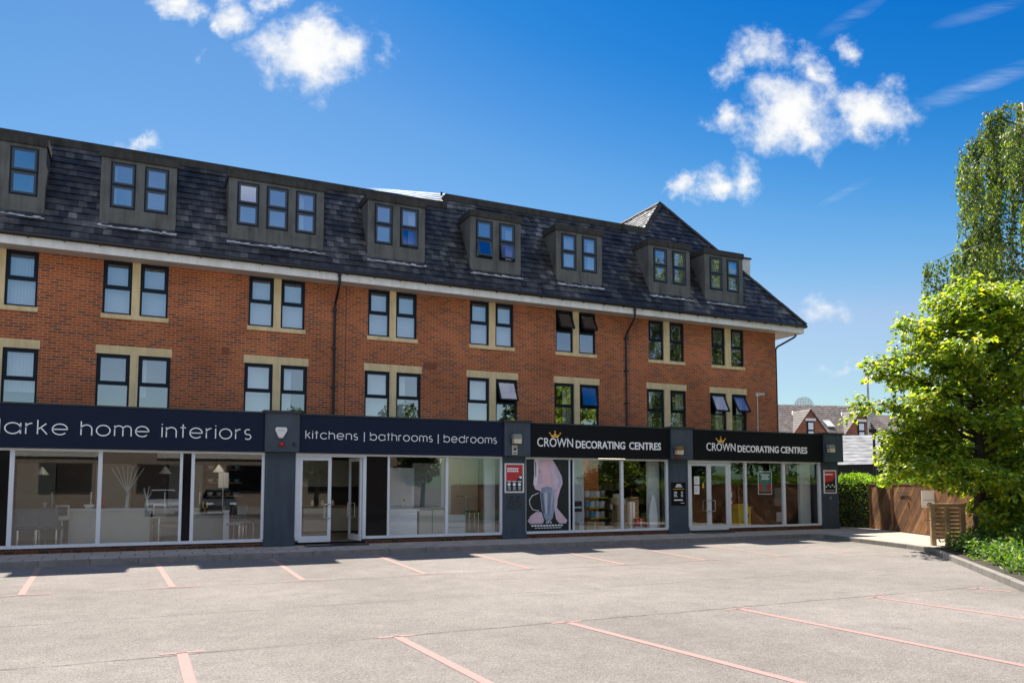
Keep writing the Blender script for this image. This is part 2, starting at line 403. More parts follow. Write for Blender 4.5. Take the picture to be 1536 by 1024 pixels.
def paving_mat():
    m, nt, out = newmat('paving'); L = nt.links.new
    p = N(nt, 'ShaderNodeBsdfPrincipled'); tc = N(nt, 'ShaderNodeTexCoord')
    bt = N(nt, 'ShaderNodeTexBrick'); L(tc.outputs['Object'], bt.inputs['Vector']); bt.inputs['Scale'].default_value = 1
    bt.inputs['Brick Width'].default_value = .6; bt.inputs['Row Height'].default_value = .6; bt.inputs['Mortar Size'].default_value = .012
    bt.inputs['Color1'].default_value = (.45, .39, .315, 1); bt.inputs['Color2'].default_value = (.53, .465, .38, 1); bt.inputs['Mortar'].default_value = (.15, .13, .11, 1)
    n = N(nt, 'ShaderNodeTexNoise'); n.inputs['Scale'].default_value = 3; n.inputs['Detail'].default_value = 8; n.inputs['Roughness'].default_value = .7
    L(tc.outputs['Object'], n.inputs['Vector'])
    g = ramp(nt, [(.3, (.75, .75, .75)), (.7, (1.15, 1.15, 1.15))]); L(n.outputs[0], g.inputs[0])
    c = mixc(nt, 1., bt.outputs[0], g.outputs[0], 'MULTIPLY'); L(c, p.inputs['Base Color']); p.inputs['Roughness'].default_value = .9
    p.inputs['Specular IOR Level'].default_value = .2
    b = N(nt, 'ShaderNodeBump'); b.inputs['Strength'].default_value = .4; b.inputs['Distance'].default_value = .01
    L(math_(nt, 'SUBTRACT', math_(nt, 'MULTIPLY', n.outputs[0], .5), bt.outputs['Fac']), b.inputs['Height']); L(b.outputs[0], p.inputs['Normal'])
    L(p.outputs[0], out.inputs[0]); return m
M['paving'] = paving_mat()

def fence_mat():
    m, nt, out = newmat('stained_fence_boards'); L = nt.links.new
    p = N(nt, 'ShaderNodeBsdfPrincipled'); ge = N(nt, 'ShaderNodeNewGeometry'); tc = N(nt, 'ShaderNodeTexCoord')
    r = ramp(nt, [(0, (.16, .075, .030)), (.5, (.27, .125, .048)), (1, (.40, .20, .085))]); L(ge.outputs['Random Per Island'], r.inputs[0])
    n = N(nt, 'ShaderNodeTexNoise'); n.inputs['Scale'].default_value = 5; n.inputs['Detail'].default_value = 7; L(tc.outputs['Object'], n.inputs['Vector'])
    g = ramp(nt, [(.3, (.7, .7, .7)), (.7, (1.2, 1.2, 1.2))]); L(n.outputs[0], g.inputs[0])
    L(mixc(nt, 1., r.outputs[0], g.outputs[0], 'MULTIPLY'), p.inputs['Base Color']); p.inputs['Roughness'].default_value = .7
    L(p.outputs[0], out.inputs[0]); return m
M['fence'] = fence_mat()

# ------------------------------------------------------------------ camera
cam = bpy.data.cameras.new('camera'); co = bpy.data.objects.new('camera', cam); col.objects.link(co)
cam.sensor_width = 36; cam.lens = 1165 / 1536 * 36; cam.shift_y = (643.5 - 512) / 1536
cam.clip_start = .1; cam.clip_end = 3000
co.location = (0, 0, 1.66); co.rotation_euler = (rad(90 + 4.2), 0, -rad(25.4)); scene.camera = co

# ------------------------------------------------------------------ sun and sky
SUN = Vector((.07, .522, .85)).normalized()
sun = bpy.data.lights.new('sun', 'SUN'); so = bpy.data.objects.new('sun', sun); col.objects.link(so)
sun.energy = 5.0; sun.angle = rad(.53); sun.color = (1, .95, .88)
so.rotation_euler = SUN.to_track_quat('Z', 'Y').to_euler(); so.location = (0, 30, 40)
elev = math.asin(SUN.z); azim = math.atan2(SUN.x, SUN.y)

def build_world():
    w = bpy.data.worlds.new('World'); scene.world = w; w.use_nodes = True
    nt = w.node_tree; nt.nodes.clear(); L = nt.links.new
    out = N(nt, 'ShaderNodeOutputWorld'); bg = N(nt, 'ShaderNodeBackground')
    sky = N(nt, 'ShaderNodeTexSky'); sky.sky_type = 'NISHITA'; sky.sun_disc = False
    sky.sun_elevation = elev; sky.sun_rotation = azim; sky.altitude = 0; sky.air_density = 1.0; sky.dust_density = .25; sky.ozone_density = 2.2
    hs = N(nt, 'ShaderNodeHueSaturation'); hs.inputs['Saturation'].default_value = 1.3; hs.inputs['Value'].default_value = 1.0
    L(sky.outputs[0], hs.inputs['Color'])
    sep = N(nt, 'ShaderNodeSeparateColor'); L(hs.outputs['Color'], sep.inputs[0])
    cr_ = math_(nt, 'MULTIPLY', math_(nt, 'POWER', math_(nt, 'DIVIDE', sep.outputs[0], 2.8), 2.0), 2.35)
    cg_ = math_(nt, 'MULTIPLY', math_(nt, 'POWER', math_(nt, 'DIVIDE', sep.outputs[1], 5.05), 1.3), 3.5)
    cb_ = math_(nt, 'MULTIPLY', sep.outputs[2], .65)
    cr_ = math_(nt, 'MINIMUM', cr_, math_(nt, 'MULTIPLY', cg_, .72))
    # the sky deepens away from the sun side, towards the upper right
    def dot0(v):
        n = N(nt, 'ShaderNodeVectorMath', operation='DOT_PRODUCT'); L(tc0.outputs['Generated'], n.inputs[0]); n.inputs[1].default_value = v; return n.outputs['Value']
    tc0 = N(nt, 'ShaderNodeTexCoord')
    sdir = dot0((.25 * math.cos(rad(25)), -.25 * math.sin(rad(25)), 1))
    dr = ramp(nt, [(0, (.95, .56, .5)), (.30, (.92, .59, .5)), (.40, (.78, .565, .5)), (.45, (.55, .51, .5)), (.53, (.20, .43, .49)), (.60, (.08, .385, .48)), (1, (.16, .40, .48))]); L(sdir, dr.inputs[0])
    ds = N(nt, 'ShaderNodeSeparateColor'); L(dr.outputs[0], ds.inputs[0])
    cr_ = math_(nt, 'MULTIPLY', math_(nt, 'MULTIPLY', cr_, ds.outputs[0]), 2.)
    cg_ = math_(nt, 'MULTIPLY', math_(nt, 'MULTIPLY', cg_, ds.outputs[1]), 2.)
    cb_ = math_(nt, 'MULTIPLY', math_(nt, 'MULTIPLY', cb_, ds.outputs[2]), 2.)
    zz_ = dot0((0, 0, 1))
    hz = N(nt, 'ShaderNodeMapRange', interpolation_type='SMOOTHSTEP'); hz.inputs[1].default_value = .05; hz.inputs[2].default_value = .26; hz.inputs[3].default_value = .68; hz.inputs[4].default_value = 1.; L(zz_, hz.inputs[0])
    hb = N(nt, 'ShaderNodeMapRange', interpolation_type='SMOOTHSTEP'); hb.inputs[1].default_value = .05; hb.inputs[2].default_value = .32; hb.inputs[3].default_value = .85; hb.inputs[4].default_value = 1.; L(zz_, hb.inputs[0])
    cg_ = math_(nt, 'MULTIPLY', cg_, hz.outputs[0]); cb_ = math_(nt, 'MULTIPLY', cb_, hb.outputs[0])
    cr_ = math_(nt, 'MINIMUM', cr_, math_(nt, 'MULTIPLY', cg_, .67))
    skc = N(nt, 'ShaderNodeCombineColor'); L(cr_, skc.inputs[0]); L(cg_, skc.inputs[1]); L(cb_, skc.inputs[2])
    # clouds, placed by direction on the sky dome (gnomonic map about a compass heading of 25 degrees)
    tc = N(nt, 'ShaderNodeTexCoord')
    a = rad(25)
    def dot(v):
        n = N(nt, 'ShaderNodeVectorMath', operation='DOT_PRODUCT'); L(tc.outputs['Generated'], n.inputs[0]); n.inputs[1].default_value = v; return n.outputs['Value']
    dC = dot((math.sin(a), math.cos(a), 0)); dT = dot((math.cos(a), -math.sin(a), 0)); dU = dot((0, 0, 1))
    dd = math_(nt, 'MAXIMUM', math_(nt, 'ABSOLUTE', dC), .05)
    u = math_(nt, 'DIVIDE', dT, dd); v = math_(nt, 'DIVIDE', dU, dd)
    uv0 = N(nt, 'ShaderNodeCombineXYZ'); L(u, uv0.inputs[0]); L(v, uv0.inputs[1])
    wn = N(nt, 'ShaderNodeTexNoise'); wn.inputs['Scale'].default_value = 16; wn.inputs['Detail'].default_value = 7; wn.inputs['Roughness'].default_value = .62
    L(uv0.outputs[0], wn.inputs['Vector'])
    sub = N(nt, 'ShaderNodeVectorMath', operation='SUBTRACT'); L(wn.outputs['Color'], sub.inputs[0]); sub.inputs[1].default_value = (.5, .5, .5)
    sc = N(nt, 'ShaderNodeVectorMath', operation='SCALE'); L(sub.outputs[0], sc.inputs[0]); sc.inputs['Scale'].default_value = .085
    uv = N(nt, 'ShaderNodeVectorMath', operation='ADD'); L(uv0.outputs[0], uv.inputs[0]); L(sc.outputs[0], uv.inputs[1])
    E = [(-0.2638,0.5795,0.0747,0.0509,1),(-0.2452,0.5823,0.0534,0.0408,1),(-0.4381,0.641,0.0312,0.028,.85),(-0.3666,0.6338,0.0339,0.0354,.85),(-0.3793,0.61,0.0151,0.0172,.7),(-0.3193,0.6513,0.0255,0.0229,.8),(-0.4046,0.5755,0.0111,0.0134,.4),(-0.1628,0.577,0.0174,0.0222,.42),
         (0.3797,0.4943,0.0669,0.0552,1),(0.3951,0.4732,0.0312,0.0412,.9),(0.4851,0.4996,0.0536,0.041,.95),(0.3441,0.5721,0.0403,0.0348,.62),(0.4065,0.5626,0.026,0.0297,.72),(0.2966,0.4874,0.032,0.0193,.75),(0.2997,0.552,0.0268,0.0195,.6),(0.4602,0.5865,0.0198,0.0163,.5),
         (0.2756,0.3889,0.0331,0.0226,.85),(0.3184,0.4054,0.0226,0.0281,.75),(0.2315,0.3915,0.0199,0.0145,.75),(0.4109,0.2219,0.0359,0.0159,.6),(0.4559,0.1525,0.0261,0.0079,.5),(-0.4914,0.4492,0.0329,0.0109,.6)]
    tot = None
    for (cu, cv, ru, rv, wt) in E:
        s1 = N(nt, 'ShaderNodeVectorMath', operation='SUBTRACT'); L(uv.outputs[0], s1.inputs[0]); s1.inputs[1].default_value = (cu, cv, 0)
        s2 = N(nt, 'ShaderNodeVectorMath', operation='MULTIPLY'); L(s1.outputs[0], s2.inputs[0]); s2.inputs[1].default_value = (1 / (ru * 1.3), 1 / (rv * 1.3), 0)
        ln = N(nt, 'ShaderNodeVectorMath', operation='LENGTH'); L(s2.outputs[0], ln.inputs[0])
        k = math_(nt, 'MULTIPLY', math_(nt, 'SUBTRACT', 1., ln.outputs['Value']), wt)
        tot = k if tot is None else math_(nt, 'MAXIMUM', tot, k)
    fn = N(nt, 'ShaderNodeTexNoise'); fn.inputs['Scale'].default_value = 21; fn.inputs['Detail'].default_value = 11; fn.inputs['Roughness'].default_value = .63
    L(uv0.outputs[0], fn.inputs['Vector'])
    dens = math_(nt, 'ADD', tot, math_(nt, 'MULTIPLY', math_(nt, 'SUBTRACT', fn.outputs[0], .5), 1.6))
    mr = N(nt, 'ShaderNodeMapRange', interpolation_type='SMOOTHSTEP'); mr.inputs[1].default_value = .02; mr.inputs[2].default_value = .85; L(dens, mr.inputs[0])
    mask = math_(nt, 'MULTIPLY', mr.outputs[0], math_(nt, 'GREATER_THAN', dC, .05))
    # thin cirrus streaks
    rot = N(nt, 'ShaderNodeMapping'); rot.inputs['Rotation'].default_value = (0, 0, rad(-21)); rot.inputs['Scale'].default_value = (7, 60, 1); L(uv0.outputs[0], rot.inputs[0])
    cn = N(nt, 'ShaderNodeTexNoise'); cn.inputs['Scale'].default_value = 1; cn.inputs['Detail'].default_value = 6; cn.inputs['Roughness'].default_value = .65; L(rot.outputs[0], cn.inputs['Vector'])
    cirr = None
    for (cu, cv, ru, rv, an, wt) in ((.63, .535, .12, .016, 21, .2), (.465, .63, .06, .012, 31, .1), (.448, .388, .045, .007, 27, .16), (.64, .637, .08, .012, 17, .1)):
        s1 = N(nt, 'ShaderNodeMapping', vector_type='TEXTURE'); s1.inputs['Location'].default_value = (cu, cv, 0); s1.inputs['Rotation'].default_value = (0, 0, rad(an)); s1.inputs['Scale'].default_value = (ru, rv, 1)
        L(uv0.outputs[0], s1.inputs[0])
        ln = N(nt, 'ShaderNodeVectorMath', operation='LENGTH'); L(s1.outputs[0], ln.inputs[0])
        k = math_(nt, 'MULTIPLY', math_(nt, 'MAXIMUM', math_(nt, 'SUBTRACT', 1., ln.outputs['Value']), 0.), wt)
        cirr = k if cirr is None else math_(nt, 'MAXIMUM', cirr, k)
    cirr = math_(nt, 'MULTIPLY', cirr, math_(nt, 'MAXIMUM', math_(nt, 'MULTIPLY', math_(nt, 'SUBTRACT', cn.outputs[0], .36), 6.5), 0.))
    cirr = math_(nt, 'MULTIPLY', cirr, math_(nt, 'GREATER_THAN', dC, .05))
    mask = math_(nt, 'MAXIMUM', mask, cirr)
    # broken cloud added unseen behind the photographer, brightened to fill the shaded facade
    bn = N(nt, 'ShaderNodeTexNoise'); bn.inputs['Scale'].default_value = 2.6; bn.inputs['Detail'].default_value = 8; bn.inputs['Roughness'].default_value = .58; L(tc.outputs['Generated'], bn.inputs['Vector'])
    br = N(nt, 'ShaderNodeMapRange', interpolation_type='SMOOTHSTEP'); br.inputs[1].default_value = .42; br.inputs[2].default_value = .64; L(bn.outputs[0], br.inputs[0])
    bk = N(nt, 'ShaderNodeMapRange'); bk.inputs[1].default_value = .05; bk.inputs[2].default_value = -.35; L(dC, bk.inputs[0])
    back = math_(nt, 'MULTIPLY', math_(nt, 'MULTIPLY', br.outputs[0], bk.outputs[0]), .8)
    lowz = N(nt, 'ShaderNodeMapRange', interpolation_type='SMOOTHSTEP'); lowz.inputs[1].default_value = .36; lowz.inputs[2].default_value = .55; lowz.inputs[3].default_value = .10; L(dU, lowz.inputs[0])
    back = math_(nt, 'MULTIPLY', back, lowz.outputs[0])
    cc = ramp(nt, [(0, (4.2, 4.6, 5.1)), (.45, (4.6, 4.75, 4.9)), (1, (5.0, 4.98, 4.95))]); L(dens, cc.inputs[0])
    c = mixc(nt, mask, skc.outputs[0], cc.outputs[0])
    c = mixc(nt, back, c, (10.5, 10.4, 10.2))
    L(c, bg.inputs[0]); bg.inputs[1].default_value = .10; L(bg.outputs[0], out.inputs[0])
    w.cycles.sampling_method = 'MANUAL'; w.cycles.sample_map_resolution = 512
build_world()

vs = scene.view_settings; vs.view_transform = 'Standard'; vs.look = 'None'; vs.gamma = 1; vs.use_curve_mapping = False
vs.exposure = 1.0
scene.cycles.max_bounces = 7; scene.cycles.diffuse_bounces = 3; scene.cycles.glossy_bounces = 3; scene.cycles.transparent_max_bounces = 12
scene.cycles.caustics_reflective = False; scene.cycles.caustics_refractive = False
scene.cycles.sample_clamp_indirect = 6

# ================================================================== SETTING
g = MB(); g.face([(-900, -900, 0), (900, -900, 0), (900, 900, 0), (-900, 900, 0)])
o = bpy.data.meshes.new('car_park'); o.from_pydata(g.v, [], g.f); o.materials.append(M['asphalt'])
cp = bpy.data.objects.new('car_park', o); col.objects.link(cp); tag(cp, kind='structure')
BASE[cp.name] = Vector()

KY = 18.78
def offset_poly(pts, d):
    res = []
    for k, p in enumerate(pts):
        p = Vector((p[0], p[1], 0))
        dirs = []
        if k > 0: dirs.append((p - Vector((pts[k-1][0], pts[k-1][1], 0))).normalized())
        if k < len(pts) - 1: dirs.append((Vector((pts[k+1][0], pts[k+1][1], 0)) - p).normalized())
        t = sum(dirs, Vector()).normalized(); n = Vector((-t.y, t.x, 0))
        c = n.dot(Vector((-dirs[0].y, dirs[0].x, 0)))
        res.append((p.x + n.x * d / max(c, .4), p.y + n.y * d / max(c, .4)))
    return res
kline = [(-14, KY - .02), (19.55, KY), (19.85, KY - .35), (18.5, 14.4), (18.0, 13.35), (15.7, 10.95), (12.45, 7.6), (8, 2.9), (2, -3.4)]
kin = offset_poly(kline, .13)
kb = MB()
for k in range(len(kline) - 1):
    a, b, c, d = kline[k], kline[k+1], kin[k+1], kin[k]
    n = max(1, int(math.hypot(b[0]-a[0], b[1]-a[1]) / .915))
    for q in range(n):
        t0, t1 = q / n, (q + 1) / n - .006 / max(.3, math.hypot(b[0]-a[0], b[1]-a[1]))
        l = lambda p, r, t: (p[0] + (r[0]-p[0]) * t, p[1] + (r[1]-p[1]) * t)
        dz = R.uniform(-.004, .004)
        kb.zprism([l(a, b, t0), l(a, b, t1), l(d, c, t1), l(d, c, t0)], -.05, .123 + dz)
kerb = kb.build('kerb', M['kerb'], bevel=.012); tag(kerb, kind='structure')
pv = MB()
pin = kin
pv.face([(-14, pin[0][1], .12), (pin[1][0], pin[1][1], .12), (pin[2][0], pin[2][1], .12), (pin[3][0], pin[3][1], .12), (pin[4][0], pin[4][1], .12), (20.6, 13.3, .12), (24.6, 20.9, .12), (24.6, 24.3, .12), (-14, 24.3, .12)])
pave = pv.build('pavement', M['paving']); tag(pave, kind='structure')
sb = MB()
sb.face([(pin[4][0], pin[4][1], .11), (pin[5][0], pin[5][1], .11), (pin[6][0], pin[6][1], .11), (pin[7][0], pin[7][1], .11), (pin[8][0], pin[8][1], .11), (11, -3.4, .11), (17.8, 7.9, .11), (20.6, 13.3, .11)])
soil = sb.build('planting_bed', M['soil']); tag(soil, kind='structure')

# bay markings
def bay(name_lab, p0, p1, tw, grp, w=.1):
    m = MB(); z = .004
    a = Vector((p0[0], p0[1], 0)); b = Vector((p1[0], p1[1], 0)); t = (b - a).normalized(); n = Vector((-t.y, t.x, 0)) * w / 2
    m.face([(*(a - n).xy, z), (*(a + n).xy, z), (*(b + n).xy, z), (*(b - n).xy, z)][::-1])
    e = b - t * 0
    m.face([(e.x - tw/2, e.y - .03, z), (e.x + tw/2, e.y - .03, z), (e.x + tw/2, e.y + .035, z), (e.x - tw/2, e.y + .035, z)])
    # trim the stem so it butts against the bar
    o = m.build('bay_line', M['paint']); tag(o, name_lab, 'road marking', grp)
ordn = ['first', 'second', 'third', 'fourth', 'fifth', 'sixth', 'seventh', 'eighth', 'ninth']
row1 = [((-1.85, 18.6), (-1.62, 14.03)), ((.33, 18.75), (.51, 14.06)), ((2.74, 18.75), (2.63, 14.1)), ((5.16, 18.75), (4.91, 14.1)), ((7.5, 18.75), (7.13, 14.1)),
        ((9.84, 18.7), (9.33, 14.0)), ((12.27, 18.7), (11.53, 14.06)), ((14.66, 18.7), (13.83, 14.08)), ((17.0, 18.7), (16.19, 14.2))]
for k, (a, b) in enumerate(row1):
    b2 = (b[0] + (a[0]-b[0]) * .0076, b[1] + (a[1]-b[1]) * .0076)
    bay('worn pink bay line running out from the kerb, %s from the left' % ordn[k], a, b2, .8, 'pink bay lines along the shop kerb')
row2 = [((.445, 3.4), (.411, 8.6)), ((2.8, 3.4), (2.6, 8.5)), ((5.25, 3.4), (4.75, 8.48)), ((7.47, 3.4), (7.38, 8.4)), ((10.1, 5.4), (9.99, 8.36)), ((12.48, 7.85), (12.36, 8.34))]
row2txt = ['short stub of pink bay line at the bottom left corner of the near row', 'pink bay line of the near row, second from the left, leaving the bottom edge',
           'long pink bay line of the near row, third from the left', 'long pink bay line of the near row, fourth from the left',
           'pink bay line of the near row, second from the right', 'pink bay line of the near row, furthest right by the planted kerb']
for k, (a, b) in enumerate(row2):
    b2 = (b[0] + (a[0]-b[0]) * .007, b[1] + (a[1]-b[1]) * .007)
    bay(row2txt[k], a, b2, .42, 'pink bay lines of the near row')

# ================================================================== BRICK BUILDING
BY = 24.0
bld = thing('brick_building', 'long red brick block with dark slate mansard roof, grey dormers and navy windows', 'building', (9.5, BY, 0))

def wall_holes(m, x0, x1, z0, z1, y, holes, depth):
    xs = sorted({x0, x1, *[h[0] for h in holes], *[h[1] for h in holes]}); zs = sorted({z0, z1, *[h[2] for h in holes], *[h[3] for h in holes]})
    for i in range(len(xs) - 1):
        for j in range(len(zs) - 1):
            cx, cz = (xs[i] + xs[i+1]) / 2, (zs[j] + zs[j+1]) / 2
            if any(h[0] < cx < h[1] and h[2] < cz < h[3] for h in holes): continue
            m.face([(xs[i], y, zs[j]), (xs[i+1], y, zs[j]), (xs[i+1], y, zs[j+1]), (xs[i], y, zs[j+1])])
    for (a, b, c, d) in holes:
        m.face([(a, y, c), (a, y, d), (a, y + depth, d), (a, y + depth, c)])
        m.face([(b, y, c), (b, y + depth, c), (b, y + depth, d), (b, y, d)])
        m.face([(a, y, d), (b, y, d), (b, y + depth, d), (a, y + depth, d)])
        m.face([(a, y, c), (a, y + depth, c), (b, y + depth, c), (b, y, c)])

UP = [[(-4.40,-3.66),(-3.453,-2.705)],[(-1.158,-.434),(-.227,.501)],[(2.70,3.42),(3.633,4.345)],[(6.325,7.035),(7.244,7.945)],[(9.82,10.533),(10.766,11.45)],[(13.125,13.831),(14.07,14.77)],[(17.11,17.81),(18.08,18.76)],[(20.11,20.79),(21.08,21.74)]]
LO = [[(-4.45,-3.63),(-3.43,-2.62)],[(-1.245,-.415),(-.205,.62)],[(2.625,3.44),(3.667,4.454)],[(6.243,7.059),(7.278,8.104)],[(9.737,10.549),(10.787,11.597)],[(13.057,13.866),(14.092,14.892)],[(17.008,17.806),(18.076,18.813)],[(19.992,20.799),(21.076,21.821)]]
holes = [(p[0][0], p[1][1], 6.43, 7.94) for p in UP] + [(p[0][0], p[1][1], 3.72, 5.32) for p in LO]
wm = MB(); wall_holes(wm, -9, 23.43, 3.3, 8.15, BY, holes, .2)
wm.face([(23.43, BY, 0), (23.43, 38, 0), (23.43, 38, 8.15), (23.43, BY, 8.15)])
wm.face([(-9, BY, 3.3), (-9, BY, 8.15), (-9, 38, 8.15), (-9, 38, 3.3)])
wm.face([(-9, 38, 0), (-9, 38, 8.15), (23.43, 38, 8.15), (23.43, 38, 0)])
wm.build('wall', M['brick'], bld)
# rooms behind the windows
rm = MB()
for (z0, z1) in ((3.62, 5.98), (6.1, 8.1)):
    rm.face([(-8.8, 27.6, z0), (23.2, 27.6, z0), (23.2, 27.6, z1), (-8.8, 27.6, z1)])
    rm.face([(-8.8, BY + .2, z0), (23.2, BY + .2, z0), (23.2, 27.6, z0), (-8.8, 27.6, z0)])
    rm.face([(-8.8, BY + .2, z1), (-8.8, 27.6, z1), (23.2, 27.6, z1), (23.2, BY + .2, z1)])
    for x in (-6.5, -1.9, 1.6, 5.3, 8.9, 12.2, 16.0, 19.4, 23.0): rm.box(x - .06, x + .06, BY + .21, 27.55, z0 + .01, z1 - .01)
rm.build('room_partition', M['roomwall'], bld)

def sash_ring(m, x0, x1, z0, z1, w, y0, y1, hinge=None, ang=0):
    i = len(m.v); m.ring(x0, x1, z0, z1, w, y0, y1)
    if hinge: rot_pts(m, i, hinge, ang)
def rot_pts(m, i, hinge, ang):
    hy, hz = hinge; c, s = math.cos(ang), math.sin(ang)
    for k in range(i, len(m.v)):
        x, y, z = m.v[k]; dy, dz = y - hy, z - hz
        m.v[k] = (x, hy + dy * c + dz * s, hz - dy * s + dz * c)   # bottom swings towards -y

def window(parent, x0, x1, z0, z1, y, zt, up_open=0, lo_open=0, blind=None, gl='glass', lo_sash=False, fw=.055, framemat='navyframe', sub=False, sashmat='navyframe'):
    """casement light: outer frame with transom, top sash, panes; returns frame object (a part), its pieces are sub-parts"""
    f = MB(); f.ring(x0, x1, z0, z1, fw, y, y + .07); f.box(x0 + fw, x1 - fw, y, y + .07, zt - .028, zt + .028)
    fr = f.build('window', M[framemat], parent)
    holder = parent if sub else fr
    a0, a1 = x0 + fw, x1 - fw
    for (s0, s1, op, hassash) in ((zt + .028, z1 - fw, up_open, True), (z0 + fw, zt - .028, lo_open, lo_sash)):
        g_ = MB(); hy = y - .012
        if hassash:
            s_ = MB(); sash_ring(s_, a0 + .002, a1 - .002, s0 + .002, s1 - .002, .05, y - .012, y + .045, (hy, s1) if op else None, op)
            s_.build('sash', M[sashmat], holder)
            i = 0; g_.box(a0 + .05, a1 - .05, y + .012, y + .018, s0 + .05, s1 - .05)
            if op: rot_pts(g_, i, (hy, s1), op)
        else: g_.box(a0, a1, y + .03, y + .036, s0, s1)
        g_.build('glass_pane', M[gl], holder)
    if blind:
        b = MB(); w = a1 - a0
        kind, side = blind
        xa, xb = (a0 - .02, a1 + .02)
        if side == 'l': xb = a0 + w * .42
        if side == 'r': xa = a0 + w * .55
        if side == 's': xb = a0 + w * .22
        n = max(3, int((xb - xa) / .075)); yb = y + .17
        zlo = z0 + .01; zhi = z1 - R.uniform(.11, .17) if kind != 'roller' else z1 - .02
        if kind == 'half': zlo = z0 + (z1 - z0) * .28
        for k in range(n):
            t0, t1 = xa + (xb - xa) * k / n, xa + (xb - xa) * (k + 1) / n
            dy = .022 if kind != 'curtain' else .05 * math.sin(k * 1.9)
            b.face([(t0, yb + dy, zlo), (t1, yb, zlo), (t1, yb, zhi), (t0, yb + dy, zhi)])
        b.build('blind' if kind != 'curtain' else 'curtain', M['blind' if kind != 'curtain' else 'curtain'], holder)
    return fr

vb = ('vertical', 'f')
up_open = {(5, 0): rad(27), (5, 1): rad(30)}
upb = {0: (vb, vb), 1: (vb, vb), 2: (vb, vb), 3: (vb, vb), 4: (vb, vb), 5: (None, None), 6: (('curtain', 's'), None), 7: (('curtain', 's'), ('curtain', 's'))}
for k, p in enumerate(UP):
    for j, (a, b) in enumerate(p):
        window(bld, a, b, 6.433, 7.937, BY + .05, 7.175, up_open.get((k, j), 0), 0, upb[k][j])
    s_ = MB(); s_.box(p[0][1], p[1][0], BY - .003, BY + .14, 6.434, 7.938)
    s_.box(p[0][0] - .03, p[1][1] + .03, BY - .035, BY + .12, 6.31, 6.432)
    s_.build('stone_surround', M['stone'], bld)
lo_open = {(4, 1): rad(24), (5, 1): rad(11), (6, 1): rad(5), (7, 0): rad(26), (7, 1): rad(30)}
lob = {0: (vb, ('half', 'f')), 1: (None, ('half', 's')), 2: (vb, ('vertical', 'l')), 3: (vb, ('vertical', 'l')), 4: (vb, None), 5: (('curtain', 'r'), None), 6: (('curtain', 'l'), ('curtain', 'r')), 7: (('curtain', 'r'), ('curtain', 'r'))}
for k, p in enumerate(LO):
    for j, (a, b) in enumerate(p):
        window(bld, a, b, 3.722, 5.317, BY + .05, 4.487, lo_open.get((k, j), 0), 0, lob[k][j])
    s_ = MB(); s_.box(p[0][1], p[1][0], BY - .003, BY + .14, 3.722, 5.316)
    s_.box(p[0][0] - .03, p[1][1] + .03, BY - .004, BY + .1, 5.317, 5.55)
    s_.build('stone_surround', M['stone'], bld)

# eaves
EY, EZ, SL = 23.35, 8.25, 1.88
m = MB(); m.box(-9, 24.42, 23.39, 23.42, 7.93, 8.19); m.box(24.39, 24.42, 23.421, 38, 7.93, 8.19)
m.build('eaves_fascia', M['fascia'], bld)
m = MB(); m.box(-9, 24.388, 23.421, BY - .003, 7.942, 7.962); m.box(23.433, 24.388, BY - .002, 38, 7.942, 7.962); m.build('soffit', M['soffit'], bld)
m = MB(); m.tube([(-9, 23.325, 8.205), (24.5, 23.325, 8.205)], .062, 10); m.tube([(24.485, 23.33, 8.205), (24.485, 38, 8.205)], .062, 10)
for k in range(40): m.box(-8.8 + k * .84, -8.77 + k * .84, 23.27, 23.388, 8.125, 8.2)
m.build('gutter', M['blackpvc'], bld)
def downpipe(x, wob=0):
    m = MB(); m.tube([(x, 23.325, 8.16), (x, 23.325, 7.86), (x, 23.40, 7.74), (x, 23.86, 7.32), (x, 23.925, 7.18), (x, 23.925, 3.5)], .04, 10)
    for z in (7.1, 5.9, 4.7, 3.8): m.box(x - .06, x + .06, 23.87, 23.998, z, z + .05)
    m.tube([(x, 23.925, 7.2), (x, 23.925, 7.08)], .052, 10); m.tube([(x, 23.325, 8.2), (x, 23.325, 8.05)], .052, 10)
    m.build('downpipe', M['blackpvc'], bld)
downpipe(5.25); downpipe(16.045)
m = MB(); m.tube([(24.40, 23.83, 8.16), (24.40, 23.83, 7.9), (24.3, 23.85, 7.82), (23.6, 24.06, 7.42), (23.5, 24.06, 7.3), (23.5, 24.06, .2)], .04, 10); m.build('downpipe', M['blackpvc'], bld)
for x in (5.62, 16.22):
    m = MB(); m.box(x - .009, x + .009, BY - .003, BY + .02, 3.6, 7.93); m.build('movement_joint', M['darkwall'], bld)
for (x, z) in ((2.08, 5.62), (8.3, 5.59), (8.52, 5.59)):
    m = MB(); m.box(x - .11, x + .11, BY - .012, BY - .002, z - .11, z + .11)
    for k in range(5): m.box(x - .09, x + .09, BY - .018, BY - .013, z - .085 + k * .038, z - .07 + k * .038)
    m.build('air_vent', plain('terracotta_vent', (.25, .085, .04), .8) if 'vent' not in M else M['vent'], bld)

